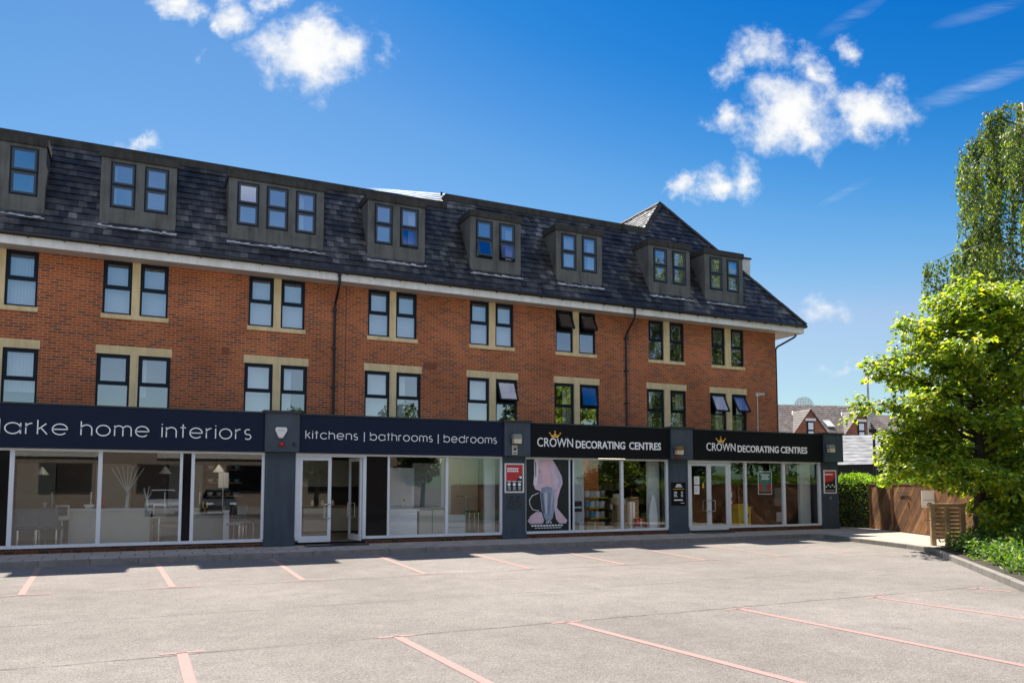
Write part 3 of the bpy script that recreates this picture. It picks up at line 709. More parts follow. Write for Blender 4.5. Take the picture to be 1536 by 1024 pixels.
# roof: individual slates over a backing sheet
DORM = [(-4.52, -2.6, [(-4.35, -3.69), (-3.427, -2.771)]), (-1.297, .624, [(-1.057, -.425), (-.204, .42)]), (2.029, 4.811, [(2.266, 2.893), (3.103, 3.742), (3.959, 4.575)]), (6.196, 8.099, [(6.414, 7.008), (7.25, 7.876)]),
        (9.692, 11.586, [(9.903, 10.523), (10.761, 11.366)]), (12.992, 14.889, [(13.189, 13.81), (14.038, 14.665)]), (16.938, 18.871, [(17.155, 17.786), (18.037, 18.678)]), (19.584, 21.503, [(19.825, 20.46), (20.68, 21.304)])]
def slates(m, spans, org, U, V, vlen, ch=.235, sw=.215, thick=.014, skip=None):
    """rows of slates: spans(v) gives u-intervals; org + u*U + v*V lies on the roof plane"""
    U = Vector(U).normalized(); V = Vector(V).normalized(); Nn = U.cross(V).normalized(); org = Vector(org)
    nrow = int(math.ceil(vlen / ch))
    for r in range(nrow):
        v0 = r * ch; v1 = min((r + 1) * ch + .05, vlen)
        for (ua, ub) in spans(min(v0 + ch / 2, vlen)):
            u = math.floor(ua / sw) * sw + (.5 * sw if r % 2 else 0) - sw
            while u < ub:
                a, b = max(u + .003, ua), min(u + sw - .003, ub); u += sw
                if b - a < .02: continue
                dz = R.uniform(-.006, .008); tl = R.uniform(-.006, .006); dv = R.uniform(-.006, .006)
                if R.random() < .03: dv -= .025; dz += .008
                lift = .042 + dz
                P = [org + U * a + V * (v0 + dv) + Nn * (lift + tl), org + U * b + V * (v0 + dv) + Nn * (lift - tl), org + U * b + V * v1 + Nn * .004, org + U * a + V * v1 + Nn * .004]
                Q = [p - Nn * thick for p in P[:2]]
                i = len(m.v); m.v += [tuple(p) for p in P + Q]
                for q in ((0, 1, 2, 3), (0, 4, 5, 1), (0, 3, 4), (1, 5, 2)): m.f.append(tuple(i + k for k in q)); m.m.append(m.mi)
cs = 1 / math.hypot(1, SL)
Vf = Vector((0, cs, SL * cs))
def zv(v): return EZ + v * SL * cs
APEX = Vector((19.3, 26.15, EZ + SL * (26.15 - EY))); CORN = Vector((24.53, EY, EZ)); HIP = Vector((17.9, 25.3, EZ + SL * (25.3 - EY)))
ZL, ZR = EZ + SL * (25.1 - EY), HIP.z
def front_spans(v):
    z = zv(v); res = []
    if z < ZL - .09: a = -9
    elif z < ZR - .09: a = 9.35
    else: a = HIP.x + (z - HIP.z) / (APEX.z - HIP.z) * (APEX.x - HIP.x)
    b = CORN.x + (z - CORN.z) / (APEX.z - CORN.z) * (APEX.x - CORN.x)
    cuts = [(d[0] + .02, d[1] - .02) for d in DORM if 8.88 < z < 10.93]
    for c in cuts:
        if c[0] > a: res.append((a, min(c[0], b)))
        a = max(a, c[1])
    if b > a: res.append((a, b))
    return res
m = MB(); slates(m, front_spans, (0, EY, EZ), (1, 0, 0), Vf, (APEX - Vector((APEX.x, EY, EZ))).length)
# left and right slopes of the end wing, ridge running back from the apex
Vl = Vector((APEX.x - HIP.x, 0, APEX.z - HIP.z)).normalized(); ll = Vector((APEX.x - HIP.x, 0, APEX.z - HIP.z)).length
slates(m, lambda v: [(-38, -(HIP.y + (APEX.y - HIP.y) * v / ll))], (HIP.x, 0, HIP.z), (0, -1, 0), Vl, ll)
Vr = Vector((APEX.x - CORN.x, 0, APEX.z - CORN.z)).normalized(); lr = Vector((APEX.x - CORN.x, 0, APEX.z - CORN.z)).length
slates(m, lambda v: [(CORN.y + (APEX.y - CORN.y) * v / lr, 38)], (CORN.x, 0, CORN.z), (0, 1, 0), Vr, lr)
# low slope seen over the left ridge
A0, B0, A1, B1 = Vector((6.3, 25.14, ZL + .02)), Vector((9.33, 25.14, ZL + .02)), Vector((6.65, 26.0, 11.92)), Vector((9.72, 26.0, 12.2))
A1, B1 = Vector((6.65, 26.0, 12.02)), Vector((9.74, 26.0, 12.30))
for j in range(5):
    for i in range(13):
        q_ = lambda u, v: (A0 + (B0 - A0) * u) * (1 - v) + (A1 + (B1 - A1) * u) * v
        up_ = Vector((0, -.012, .02))
        m.face([q_(i / 13, j / 5) + up_, q_((i + .97) / 13, j / 5) + up_, q_((i + .97) / 13, (j + 1) / 5), q_(i / 13, (j + 1) / 5)])
roof = m.build('roof', M['slate'], bld)
# backing sheets, flat top and end gable under the slates
m = MB()
dx = sorted([(d[0], d[1]) for d in DORM]); 
xs = [-9] + [q for d in dx for q in (d[0] + .05, d[1] - .05)] + [None]
def onsl(x, z, off=-.03): return (x, EY + (z - EZ) / SL + .028, z - .012)
a = -9
for d in dx:
    m.face([onsl(a, EZ), onsl(d[0] + .04, EZ), onsl(d[0] + .04, ZL), onsl(a, ZL)])
    m.face([onsl(d[0] + .04, EZ), onsl(d[1] - .04, EZ), onsl(d[1] - .04, 8.9), onsl(d[0] + .04, 8.9)])
    m.face([onsl(d[0] + .04, 10.9), onsl(d[1] - .04, 10.9), onsl(d[1] - .04, ZL), onsl(d[0] + .04, ZL)])
    a = d[1] - .04
zz = lambda x: CORN.z + (CORN.x - x) / (CORN.x - APEX.x) * (APEX.z - CORN.z)
m.face([onsl(a, EZ), onsl(CORN.x - .02, EZ), onsl(CORN.x + (ZL - CORN.z) / (APEX.z - CORN.z) * (APEX.x - CORN.x), ZL), onsl(a, ZL)])
xr_l = CORN.x + (ZL - CORN.z) / (APEX.z - CORN.z) * (APEX.x - CORN.x); xr_r = CORN.x + (ZR - CORN.z) / (APEX.z - CORN.z) * (APEX.x - CORN.x)
m.face([onsl(9.36, ZL), onsl(xr_l, ZL), onsl(xr_r, ZR), onsl(9.36, ZR)])
m.face([onsl(HIP.x + .02, ZR), onsl(xr_r, ZR), onsl(APEX.x, APEX.z - .02)])
m.face([(HIP.x + .03, HIP.y, HIP.z - .03), (APEX.x, APEX.y, APEX.z - .03), (APEX.x, 38, APEX.z - .03), (HIP.x + .03, 38, HIP.z - .03)])
m.face([(CORN.x - .03, CORN.y, CORN.z), (CORN.x - .03, 38, CORN.z), (APEX.x, 38, APEX.z - .03), (APEX.x, APEX.y, APEX.z - .03)])
m.face([(-9, 25.12, ZL - .05), (9.36, 25.12, ZL - .05), (9.36, 38, ZL - .05), (-9, 38, ZL - .05)])
m.face([(9.36, 25.32, ZR - .05), (18.0, 25.32, ZR - .05), (18.0, 38, ZR - .05), (9.36, 38, ZR - .05)])
m.face([(-9, 38, EZ - .2), (-9, 38, ZL), (CORN.x, 38, ZL), (CORN.x, 38, EZ - .2)])
m.face([(-9, EY, EZ), (-9, 25.1, ZL), (-9, 38, ZL), (-9, 38, EZ)])
m.build('roof_deck', M['coping'], bld)
# ridge and hip caps
m = MB()
def cap(p, q, w=.13, t=.035, n=None):
    p, q = Vector(p), Vector(q); d = (q - p); L_ = d.length; d.normalize(); k = max(1, int(L_ / .45))
    for i in range(k):
        a, b = p + d * L_ * i / k, p + d * (L_ * (i + 1) / k - .008)
        up = Vector((0, 0, 1)); s = d.cross(up).normalized(); up2 = s.cross(d)
        dz = R.uniform(0, .01)
        for (o1, o2) in ((-1, 1), (1, -1)):
            m.face([a + up2 * (t + dz), b + up2 * (t + dz), b + s * o1 * w - up2 * (w * .75 - dz), a + s * o1 * w - up2 * (w * .75 - dz)][::(1 if o1 > 0 else -1)])
cap(APEX + Vector((0, 0, .06)), CORN + Vector((.02, 0, .06))); cap(HIP + Vector((0, 0, .06)), APEX + Vector((0, 0, .06))); cap(APEX + Vector((0, 0, .06)), (APEX.x, 38, APEX.z + .06))
m.build('hip_cap', M['cap'], bld)
m = MB()
m.box(-9, 9.33, 24.95, 25.16, ZL - .2, ZL + .035); m.box(9.37, 17.92, 25.15, 25.36, ZR - .2, ZR + .045)
m.box(9.33, 9.37, 25.1, 26.1, ZL - .02, ZR + .02)
m.build('ridge_cap', M['cap'], bld)
m = MB(); m.box(22.6, 24.3, 26.3, 27.4, 8.4, 11.78); m.build('chimney_block', M['chimney'], bld)
m = MB(); m.box(22.55, 24.35, 26.25, 27.45, 11.781, 11.85); m.build('chimney_cap', M['coping'], bld)
m = MB(); m.tube([(9.25, 25.3, ZR), (9.25, 25.3, ZR + .12)], .04, 8); m.build('roof_vent', M['blackpvc'], bld)

# dormers
DY = 23.7
dopen = {(2, 0): ('u', 2.5), (3, 1): ('l', 7), (4, 0): ('l', 13), (4, 1): ('l', 16)}
dblind = {(1, 0): ('vertical', 's'), (2, 1): None, (2, 2): ('vertical', 'l'), (3, 0): ('vertical', 's'), (3, 1): ('vertical', 'r'), (5, 0): ('vertical', 'f'), (6, 1): ('vertical', 'f'), (7, 0): ('vertical', 'f'), (7, 1): ('vertical', 'f'), (4, 1): ('vertical', 'r'), (4, 0): ('vertical', 's'), (5, 1): ('vertical', 'r')}
for k, (a, b, ws) in enumerate(DORM):
    zb, zt_ = 8.86, 10.74
    m = MB(); wall_holes(m, a, b, zb, zt_, DY, [(w[0], w[1], 9.345, 10.655) for w in ws], .1)
    yb = EY + (zt_ - EZ) / SL + .1
    for x, s in ((a, 1), (b, -1)):
        P = [(x, DY, zb - .05), (x, DY, zt_), (x, yb, zt_)]
        m.face(P if s > 0 else P[::-1])
    dm = m.build('dormer', M['render'], bld)
    m = MB()
    m.box(a + .03, b - .03, 26.3, 26.32, 8.8, 10.9); m.box(a + .03, b - .03, DY + .12, 26.3, 8.78, 8.8); m.box(a + .03, b - .03, DY + .12, 26.3, 10.72, 10.738)
    for x in (a + .03, b - .05): m.box(x, x + .02, DY + .12, 26.3, 8.8, 10.72)
    m.build('dormer_room', M['roomwall'], dm)
    m = MB(); m.box(a - .04, b + .04, DY - .05, EY + (10.9 - EZ) / SL + .12, 10.745, 10.955); m.build('dormer_cap', M['cap'], dm)
    m = MB(); n = 22
    for q in range(n):
        x0, x1 = a - .03 + (b - a + .06) * q / n, a - .03 + (b - a + .06) * (q + 1) / n
        zq = 8.74 + R.uniform(-.015, .015); h = R.uniform(.03, .085)
        yq = EY + (zq - EZ) / SL - .062
        m.face([(x0, yq, zq), (x1, yq, zq), (x1, yq + h / SL, zq + h), (x0, yq + h / SL, zq + h)])
    m.build('flashing', M['lead'], dm)
    m = MB(); m.face([(a - .02, EY + (8.78 - EZ) / SL - .028, 8.80), (b + .02, EY + (8.78 - EZ) / SL - .028, 8.80), (b + .02, DY - .002, 8.90), (a - .02, DY - .002, 8.90)]); m.build('apron', M['cap'], dm)
    for j, w in enumerate(ws):
        op = dopen.get((k, j)); bl = dblind.get((k, j))
        window(dm, w[0], w[1], 9.348, 10.652, DY - .004, 10.0, rad(op[1]) if op and op[0] == 'u' else 0, rad(op[1]) if op and op[0] == 'l' else 0, bl, 'dglass', True, .045, 'navyframe', True, 'sash')
# white conduit and camera on the end of the wall
cm = thing('security_camera', 'small pale camera on a white conduit pipe up the brick wall end', 'camera', (22.36, 23.95, 3.6))
m = MB(); m.tube([(22.36, 23.97, 3.45), (22.37, 23.97, 5.3)], .018, 8); m.build('conduit', M['white'], cm)
m = MB(); m.box(22.3, 22.44, 23.93, 23.998, 5.28, 5.42); m.tube([(22.4, 23.9, 5.36), (22.5, 23.72, 5.36)], .05, 10); m.build('camera_body', M['white'], cm)

# ================================================================== SHOP ROW
shop = thing('shop_row', 'single storey shop extension with blue grey pillars in front of the brick block', 'shop building', (9.5, 20.8, .12))
SY = 20.8
PIL = [(2.83, 3.60), (9.555, 10.30), (15.52, 16.29), (22.32, 23.15)]
for k, (a, b) in enumerate(PIL + [(-9.3, -8.5)]):
    m = MB(); m.box(a, b, SY - .06, SY + .35, .32, 2.54); m.box(a - .012, b + .012, SY - .085, SY + .35, .12, .32)
    pl_ = m.build('pillar', M['bluegrey'], shop)
    m = MB(); m.box(a - .045, b + .045, SY - .28, SY + .35, 2.545, 3.54); m.build('pillar_block', M['bluegrey'], pl_)
    m = MB(); m.box(a - .09, b + .09, SY - .33, SY + .35, 3.542, 3.60); m.build('block_coping', M['coping'], pl_)
for (a, b) in ((-8.5, 2.83), (5.49, 9.555), (10.30, 15.52), (18.13, 22.32)):
    m = MB(); m.box(a + .002, b - .002, SY + .02, SY + .3, .12, .25); m.build('brick_plinth', M['plinth'], shop)
m = MB(); m.box(-8.5, 23.2, SY - .05, BY - .005, 3.36, 3.52); m.build('roof_slab', M['coping'], shop)
m = MB()
for (a, b) in zip([-8.5, 3.645, 10.345, 16.335], [2.785, 9.51, 15.475, 22.275]): m.box(a + .003, b - .003, SY - .22, SY + .1, 3.522, 3.56)
m.build('parapet_coping', M['coping'], shop)
m = MB(); m.box(23.0, 23.145, SY + .36, BY, .12, 3.35); m.build('end_wall', M['bluegrey'], shop)
m = MB(); m.box(-8.5, 23.0, SY + .36, 31, .17, .2); m.build('shop_floor', M['intfloor'], shop)
m = MB(); m.box(-8.5, 23.0, SY + .36, 31, 2.80, 2.84); m.build('shop_ceiling', M['ceil'], shop)
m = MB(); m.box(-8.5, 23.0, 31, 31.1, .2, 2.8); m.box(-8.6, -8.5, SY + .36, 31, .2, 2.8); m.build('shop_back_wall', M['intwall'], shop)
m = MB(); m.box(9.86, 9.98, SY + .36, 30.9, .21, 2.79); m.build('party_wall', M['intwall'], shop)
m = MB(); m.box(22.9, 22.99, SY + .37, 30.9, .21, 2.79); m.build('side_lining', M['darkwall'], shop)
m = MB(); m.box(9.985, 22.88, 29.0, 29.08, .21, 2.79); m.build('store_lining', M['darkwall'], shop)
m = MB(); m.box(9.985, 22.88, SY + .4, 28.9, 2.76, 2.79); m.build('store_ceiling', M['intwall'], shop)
# column linings beside the glass
m = MB(); m.box(12.0, 12.75, 21.5, 21.6, .21, 2.7); m.build('window_lining', M['paleboard'], shop)
m = MB(); m.box(15.05, 15.5, 21.25, 21.35, .21, 2.74); m.build('window_lining', M['paleboard'], shop)
m = MB(); m.box(21.75, 22.28, 21.25, 21.35, .21, 2.74); m.build('window_lining', M['paleboard'], shop)
m = MB(); m.box(9.2, 9.53, 21.25, 21.35, .21, 2.74); m.build('window_lining', M['paleboard'], shop)
m = MB(); m.box(13.95, 14.35, 23.2, 23.6, .21, 2.76); m.build('brick_column', M['brick'], shop)

def shopfront(name_label, x0, x1, mull, panes, z0=.25, z1=2.53, door=None):
    """mull: list of (xa,xb) uprights; panes: list of (xa,xb,kind)"""
    t = thing('shopfront', name_label, 'shopfront', ((x0 + x1) / 2, SY, .13), 'silver framed shopfronts')
    m = MB()
    for (a, b) in mull: m.box(a, b, SY - .02, SY + .07, z0, z1)
    ms = sorted(mull)
    for (a, b), (c, d) in zip(ms[:-1], ms[1:]):
        if door and abs(b - door[0]) < .02: continue
        m.box(b, c, SY - .018, SY + .068, z1 - .055, z1 - .001); m.box(b, c, SY - .035, SY + .068, z0 + .001, z0 + .075)
    if door: m.box(door[0], door[1], SY - .02, SY + .07, 2.44, z1 - .002)
    m.build('frame', M['alu'], t)
    for (a, b, kd) in panes:
        m = MB(); m.box(a, b, SY + .02, SY + .028, z0 + .075, z1 - .055)
        m.build('tinted_panel' if kd == 't' else 'glass_pane', M['tint' if kd == 't' else 'shopglass'], t)
    return t
f1 = shopfront('silver framed shop windows under the larke home interiors sign', -8.5, 2.83,
          [(-8.5, -8.43), (-4.9, -4.82), (-2.73, -2.635), (-.955, -.865), (.825, .89), (1.085, 1.163), (2.762, 2.83)],
          [(-8.43, -4.9, 'g'), (-4.82, -2.73, 't'), (-2.635, -.955, 'g'), (-.865, .825, 'g'), (.89, 1.085, 't'), (1.163, 2.762, 'g')])
f2 = shopfront('silver framed shopfront with one door leaf open, under the kitchens bathrooms bedrooms sign', 3.6, 9.555,
          [(3.60, 3.70), (5.40, 5.49), (6.085, 6.145), (7.78, 7.862), (9.487, 9.555)],
          [(5.49, 6.085, 't'), (6.145, 7.78, 'g'), (7.862, 9.487, 'g')], door=(3.70, 5.40))
f3 = shopfront('silver framed shop windows with a pink figure poster, left paint shop bay', 10.30, 15.52,
          [(10.30, 10.335), (11.796, 11.843), (11.937, 11.985), (13.683, 13.783), (15.435, 15.52)],
          [(10.335, 11.796, 'g'), (11.843, 11.937, 't'), (11.985, 13.683, 'g'), (13.783, 15.435, 'g')])
f4 = shopfront('silver framed shopfront with closed double doors, right paint shop bay', 16.29, 22.32,
          [(16.29, 16.39), (18.03, 18.13), (18.744, 18.835), (20.478, 20.604), (22.212, 22.32)],
          [(18.13, 18.744, 'd'), (18.835, 20.478, 'g'), (20.604, 22.212, 'g')], door=(16.39, 18.03))
def door_leaf(t, x0, x1, side, ang=0, hinge=None):
    """glazed leaf with rails; side = where the pull handle sits"""
    m = MB(); y0, y1 = SY - .005, SY + .045
    m.box(x0, x0 + .085, y0, y1, .2, 2.435); m.box(x1 - .085, x1, y0, y1, .2, 2.435)
    m.box(x0 + .085, x1 - .085, y0, y1, 2.345, 2.435); m.box(x0 + .085, x1 - .085, y0, y1, .2, .36)
    gm = MB(); gm.box(x0 + .085, x1 - .085, SY + .016, SY + .024, .36, 2.345)
    hm = MB(); hx = x0 + .042 if side == 'l' else x1 - .042; s = 1 if side == 'l' else -1
    for yy in (-.005, .045):
        d = -.075 if yy < 0 else .075
        hm.tube([(hx, SY + yy, .83), (hx + s * .0, SY + yy + d * .8, .83), (hx + s * .13, SY + yy + d, .83), (hx + s * .13, SY + yy + d, 1.19), (hx, SY + yy + d * .8, 1.19), (hx, SY + yy, 1.19)], .014, 8)
    if ang:
        hx_, hy_ = hinge; c, s_ = math.cos(ang), math.sin(ang)
        for q in (m, gm, hm):
            q.v = [(hx_ + (x - hx_) * c - (y - hy_) * s_, hy_ + (x - hx_) * s_ + (y - hy_) * c, z) for x, y, z in q.v]
    d = m.build('door', M['alu'], t); gm.build('glass_pane', M['shopglass'], d); hm.build('handle', M['steel'], d)
door_leaf(f2, 3.705, 4.548, 'r'); door_leaf(f2, 4.552, 5.395, 'l', rad(-82), (5.395, SY + .05))
door_leaf(f4, 16.395, 17.208, 'r'); door_leaf(f4, 17.212, 18.025, 'l')
m = MB(); m.box(3.85, 5.45, 20.22, 20.74, .1205, .15); tag(m.build('door_mat', M['blackplast']), 'black mat on the pavement outside the half open door', 'door mat', 'door mats')
m = MB(); m.zprism([(16.4, 20.72), (18.05, 20.72), (17.95, 20.42), (17.5, 20.25), (16.95, 20.25), (16.5, 20.42)], .1205, .14); tag(m.build('door_mat', M['darkwood']), 'dark curved mat on the pavement outside the closed double doors', 'door mat', 'door mats')

# ------------------------------------------------------------------ fascia signs
def arc(cx, cy, r, a0, a1, n=14, ry=None):
    ry = ry or r
    return [(cx + r * math.cos(rad(a0 + (a1 - a0) * k / n)), cy + ry * math.sin(rad(a0 + (a1 - a0) * k / n))) for k in range(n + 1)]
AS = 1.32
GL = {'l': ([[(0, 0), (0, AS)]], 0), 'i': ([[(0, 0), (0, 1)], [(0, AS - .1), (0, AS)]], 0), '|': ([[(0, -.22), (0, AS)]], 0),
      'o': ([arc(.5, .5, .5, 0, 360, 28)], 1), 'a': ([arc(.5, .5, .5, 0, 360, 28), [(1, 0), (1, 1)]], 1), 'd': ([arc(.5, .5, .5, 0, 360, 28), [(1, 0), (1, AS)]], 1),
      'b': ([arc(.5, .5, .5, 0, 360, 28), [(0, 0), (0, AS)]], 1), 'c': ([arc(.5, .5, .5, 42, 318, 22)], .88),
      'e': ([[(0, .5), (1, .5)] + arc(.5, .5, .5, 0, 318, 24)], 1), 'r': ([[(0, 0), (0, 1)], arc(.42, .58, .42, 180, 92, 8)], .42),
      'k': ([[(0, 0), (0, AS)], [(0, .42), (.56, 1)], [(.2, .62), (.62, 0)]], .62), 'h': ([[(0, 0), (0, AS)], arc(.39, .6, .39, 180, 0, 14) + [(.78, 0)]], .78),
      'n': ([[(0, 0), (0, 1)], arc(.39, .6, .39, 180, 0, 14) + [(.78, 0)]], .78),
      'm': ([[(0, 0), (0, 1)], arc(.31, .68, .31, 180, 0, 12) + [(.62, 0)], arc(.93, .68, .31, 180, 0, 12) + [(1.24, 0)]], 1.24),
      't': ([[(.2, 0), (.2, AS)], [(0, 1), (.42, 1)]], .42), 's': ([arc(.28, .74, .26, 55, 270, 10) + arc(.28, .25, .26, 80, -145, 10)], .55)}
def stroke_text(m, s, x0, x1, z0, h, y, w, gap=.34):
    adv = 0; pl = []
    for ch in s:
        st, wd = GL[ch]
        for p in st: pl.append([(adv + x, z) for x, z in p])
        adv += wd + gap
    sx = (x1 - x0) / (adv - gap) if adv - gap > 0 else h
    for p in pl:
        q = [Vector((x0 + x * sx, 0, z0 + z * h)) for x, z in p]
        closed = (q[0] - q[-1]).length < 1e-4
        ls, rs = [], []
        for k in range(len(q)):
            if closed: t = q[(k + 1) % (len(q) - 1)] - q[k - 1 if k else -2]
            else: t = q[min(k + 1, len(q) - 1)] - q[max(k - 1, 0)]
            t.normalize(); n = Vector((-t.z, 0, t.x)) * w / 2
            ls.append(q[k] + n); rs.append(q[k] - n)
        for k in range(len(q) - 1):
            quad = [ls[k], rs[k], rs[k+1], ls[k+1]]
            i = len(m.v)
            m.v += [(v.x, y - .012, v.z) for v in quad] + [(v.x, y, v.z) for v in quad]
            for f in ((0, 1, 2, 3), (0, 3, 7, 4), (1, 5, 6, 2), (3, 2, 6, 7), (0, 4, 5, 1)): m.f.append(tuple(i + j for j in f)); m.m.append(m.mi)
def font_text(m, s, x0, x1, z0, z1, y, off=0.0, depth=.012):
    cu = bpy.data.curves.new('lettering', 'FONT'); cu.body = s; cu.offset = off; cu.resolution_u = 3; cu.size = 1
    ob = bpy.data.objects.new('lettering', cu); col.objects.link(ob)
    dg = bpy.context.evaluated_depsgraph_get(); me = bpy.data.meshes.new_from_object(ob.evaluated_get(dg))
    xs = [v.co.x for v in me.vertices]; ys = [v.co.y for v in me.vertices]
    ax, bx, ay, by = min(xs), max(xs), min(ys), max(ys)
    V_ = [(x0 + (v.co.x - ax) / (bx - ax) * (x1 - x0), z0 + (v.co.y - ay) / (by - ay) * (z1 - z0)) for v in me.vertices]
    i = len(m.v); n = len(V_)
    m.v += [(x, y - depth, z) for x, z in V_] + [(x, y - .0005, z) for x, z in V_]
    ec = {}
    for p in me.polygons:
        m.f.append(tuple(i + k for k in p.vertices)); m.m.append(m.mi)
        vv = list(p.vertices)
        for a, b in zip(vv, vv[1:] + vv[:1]): ec[(a, b)] = 1
    for (a, b) in list(ec):
        if (b, a) not in ec: m.f.append((i + a, i + n + a, i + n + b, i + b)); m.m.append(m.mi)
    bpy.data.objects.remove(ob); bpy.data.meshes.remove(me); bpy.data.curves.remove(cu)
SGY = SY - .2
def sign(label, a, b, mt):
    t = thing('fascia_sign', label, 'shop sign', ((a + b) / 2, SGY, 2.53), 'shop fascia signs')
    m = MB(); m.box(a, b, SGY, SY + .0, 2.535, 3.515); m.build('sign_board', M[mt], t); return t
s1 = sign('long navy fascia sign lettered clarke home interiors in thin white letters', -8.49, 2.782, 'navy')
for wd, xa, xb in (('clarke', -3.30, -1.604), ('home', -1.327, .10), ('interiors', .393, 2.45)):
    m = MB(); stroke_text(m, wd, xa, xb, 2.847, .245, SGY, .026); m.build('lettering', M['letter'], s1)
s2 = sign('navy fascia sign lettered kitchens, bathrooms, bedrooms between two pillars', 3.648, 9.507, 'navy')
for wd, xa, xb in (('kitchens', 3.817, 5.187), ('bathrooms', 5.534, 7.306), ('bedrooms', 7.654, 9.281)):
    m = MB(); stroke_text(m, wd, xa, xb, 2.905, .158, SGY, .02); m.build('lettering', M['letter'], s2)
for x in (5.37, 7.48):
    m = MB(); m.box(x - .01, x + .01, SGY - .012, SGY - .0005, 2.86, 3.115); m.build('divider_bar', M['letter'], s2)
def crown(m, x0, x1, z0, z1, y):
    w, h = x1 - x0, z1 - z0
    P = lambda u, v: (x0 + u * w, z0 + v * h)
    m.prism([P(.2, 0), P(.8, 0), P(.86, .22), P(1, .62), P(.74, .36), P(.66, .36), P(.5, .8), P(.34, .36), P(.26, .36), P(0, .62), P(.14, .22)][::1], y - .014, y - .0005)
    for (u, v) in ((0, .68), (1, .68), (.5, .92)):
        m.prism([(x0 + u * w + .025 * math.cos(a * math.pi / 4), z0 + v * h + .025 * math.sin(a * math.pi / 4)) for a in range(8)], y - .014, y - .0005)
for (lab, a, b, cx0, cx1, d0, d1, e0, e1, g0, g1) in (('black fascia sign over the left paint shop window bay with white letters and gold crown', 10.348, 15.472, 10.612, 11.843, 11.938, 13.733, 13.883, 15.108, 11.037, 11.397),
                              ('black fascia sign over the double doors bay, white letters and gold crown', 16.338, 22.272, 16.956, 18.20, 18.294, 20.144, 20.237, 21.49, 17.383, 17.758)):
    s = sign(lab, a, b, 'black')
    for wd, xa, xb, za, zb, of in (('CROWN', cx0, cx1, 2.845, 3.115, .004), ('DECORATING', d0, d1, 2.82, 3.06, .022), ('CENTRES', e0, e1, 2.82, 3.06, .022)):
        m = MB(); font_text(m, wd, xa, xb, za, zb, SGY, of); m.build('lettering', M['letter'], s)
    m = MB(); crown(m, g0, g1, 3.125, 3.325, SGY); m.build('crown_emblem', M['gold'], s)

# ------------------------------------------------------------------ things fixed to the pillars
BKY = SY - .28
t = thing('alarm_box', 'white hexagonal alarm box on the left pillar head', 'alarm box', (3.17, BKY, 2.8))
m = MB(); m.prism([(3.03, 3.08), (3.03, 3.14), (3.06, 3.17), (3.29, 3.17), (3.32, 3.14), (3.32, 3.08), (3.23, 2.91), (3.20, 2.89), (3.14, 2.89), (3.11, 2.91)], BKY - .08, BKY - .001); m.build('cover', M['white'], t, bevel=.012)
m = MB(); font_text(m, 'ALARM', 3.09, 3.26, 3.075, 3.10, BKY - .081, .0, .002); m.build('lettering', M['greypanel'], t)
t = thing('beacon', 'small red dome beacon under the white alarm box', 'beacon', (3.2, BKY, 2.7))
m = MB(); m.tube([(3.2, BKY - .001, 2.735), (3.2, BKY - .04, 2.735), (3.2, BKY - .08, 2.735), (3.2, BKY - .1, 2.735)], [.07, .068, .052, .02], 14); m.build('lens', M['redmat'], t, smooth=True)
m = MB(); m.box(3.48, 3.53, BKY - .05, BKY - .001, 2.70, 2.78); m.build('sensor', M['blackplast'], t)
def flood(x, z, lab, mt):
    t = thing('floodlight', lab, 'floodlight', (x, BKY, z - .15), 'floodlights on the pillar heads')
    m = MB(); m.box(x - .03, x + .03, BKY - .1, BKY - .001, z - .02, z + .12); m.build('bracket', M['blackplast'], t)
    m = MB(); m.prism([(x - .14, z + .02), (x - .14, z + .12), (x - .1, z + .16), (x + .1, z + .16), (x + .14, z + .12), (x + .14, z + .02)], BKY - .22, BKY - .06); m.build('hood', M[mt], t, bevel=.01)
    m = MB(); m.prism([(x - .12, z - .12), (x - .13, z + .018), (x + .13, z + .018), (x + .12, z - .12)], BKY - .23, BKY - .08)
    m.build('lens', M['amberlens'], t, bevel=.012)
flood(9.83, 3.02, 'grey bulkhead floodlight above a cream plate, pillar left of the pink poster', 'greypanel')
flood(15.66, 2.80, 'amber floodlight on the pillar beside the double doors', 'amberhood'); flood(22.42, 3.0, 'grey floodlight on the end pillar head at the building corner', 'greypanel')
m = MB(); m.box(15.6, 15.72, BKY - .08, BKY - .001, 2.58, 2.66); tag(m.build('sensor', M['redmat'], bevel=.01), 'small dark red sensor below the amber floodlight', 'sensor')
t = thing('wall_plate', 'cream notice plate with dark emblem under the floodlight', 'plate', (9.83, BKY, 2.6))
m = MB(); m.box(9.745, 9.915, BKY - .015, BKY - .001, 2.585, 2.865); m.build('plate', M['cream'], t)
m = MB(); m.prism([(9.78, 2.72), (9.80, 2.80), (9.84, 2.76), (9.88, 2.82), (9.885, 2.74), (9.84, 2.70)], BKY - .019, BKY - .0155); m.box(9.78, 9.88, BKY - .019, BKY - .0155, 2.62, 2.645); m.build('emblem', M['blackplast'], t)
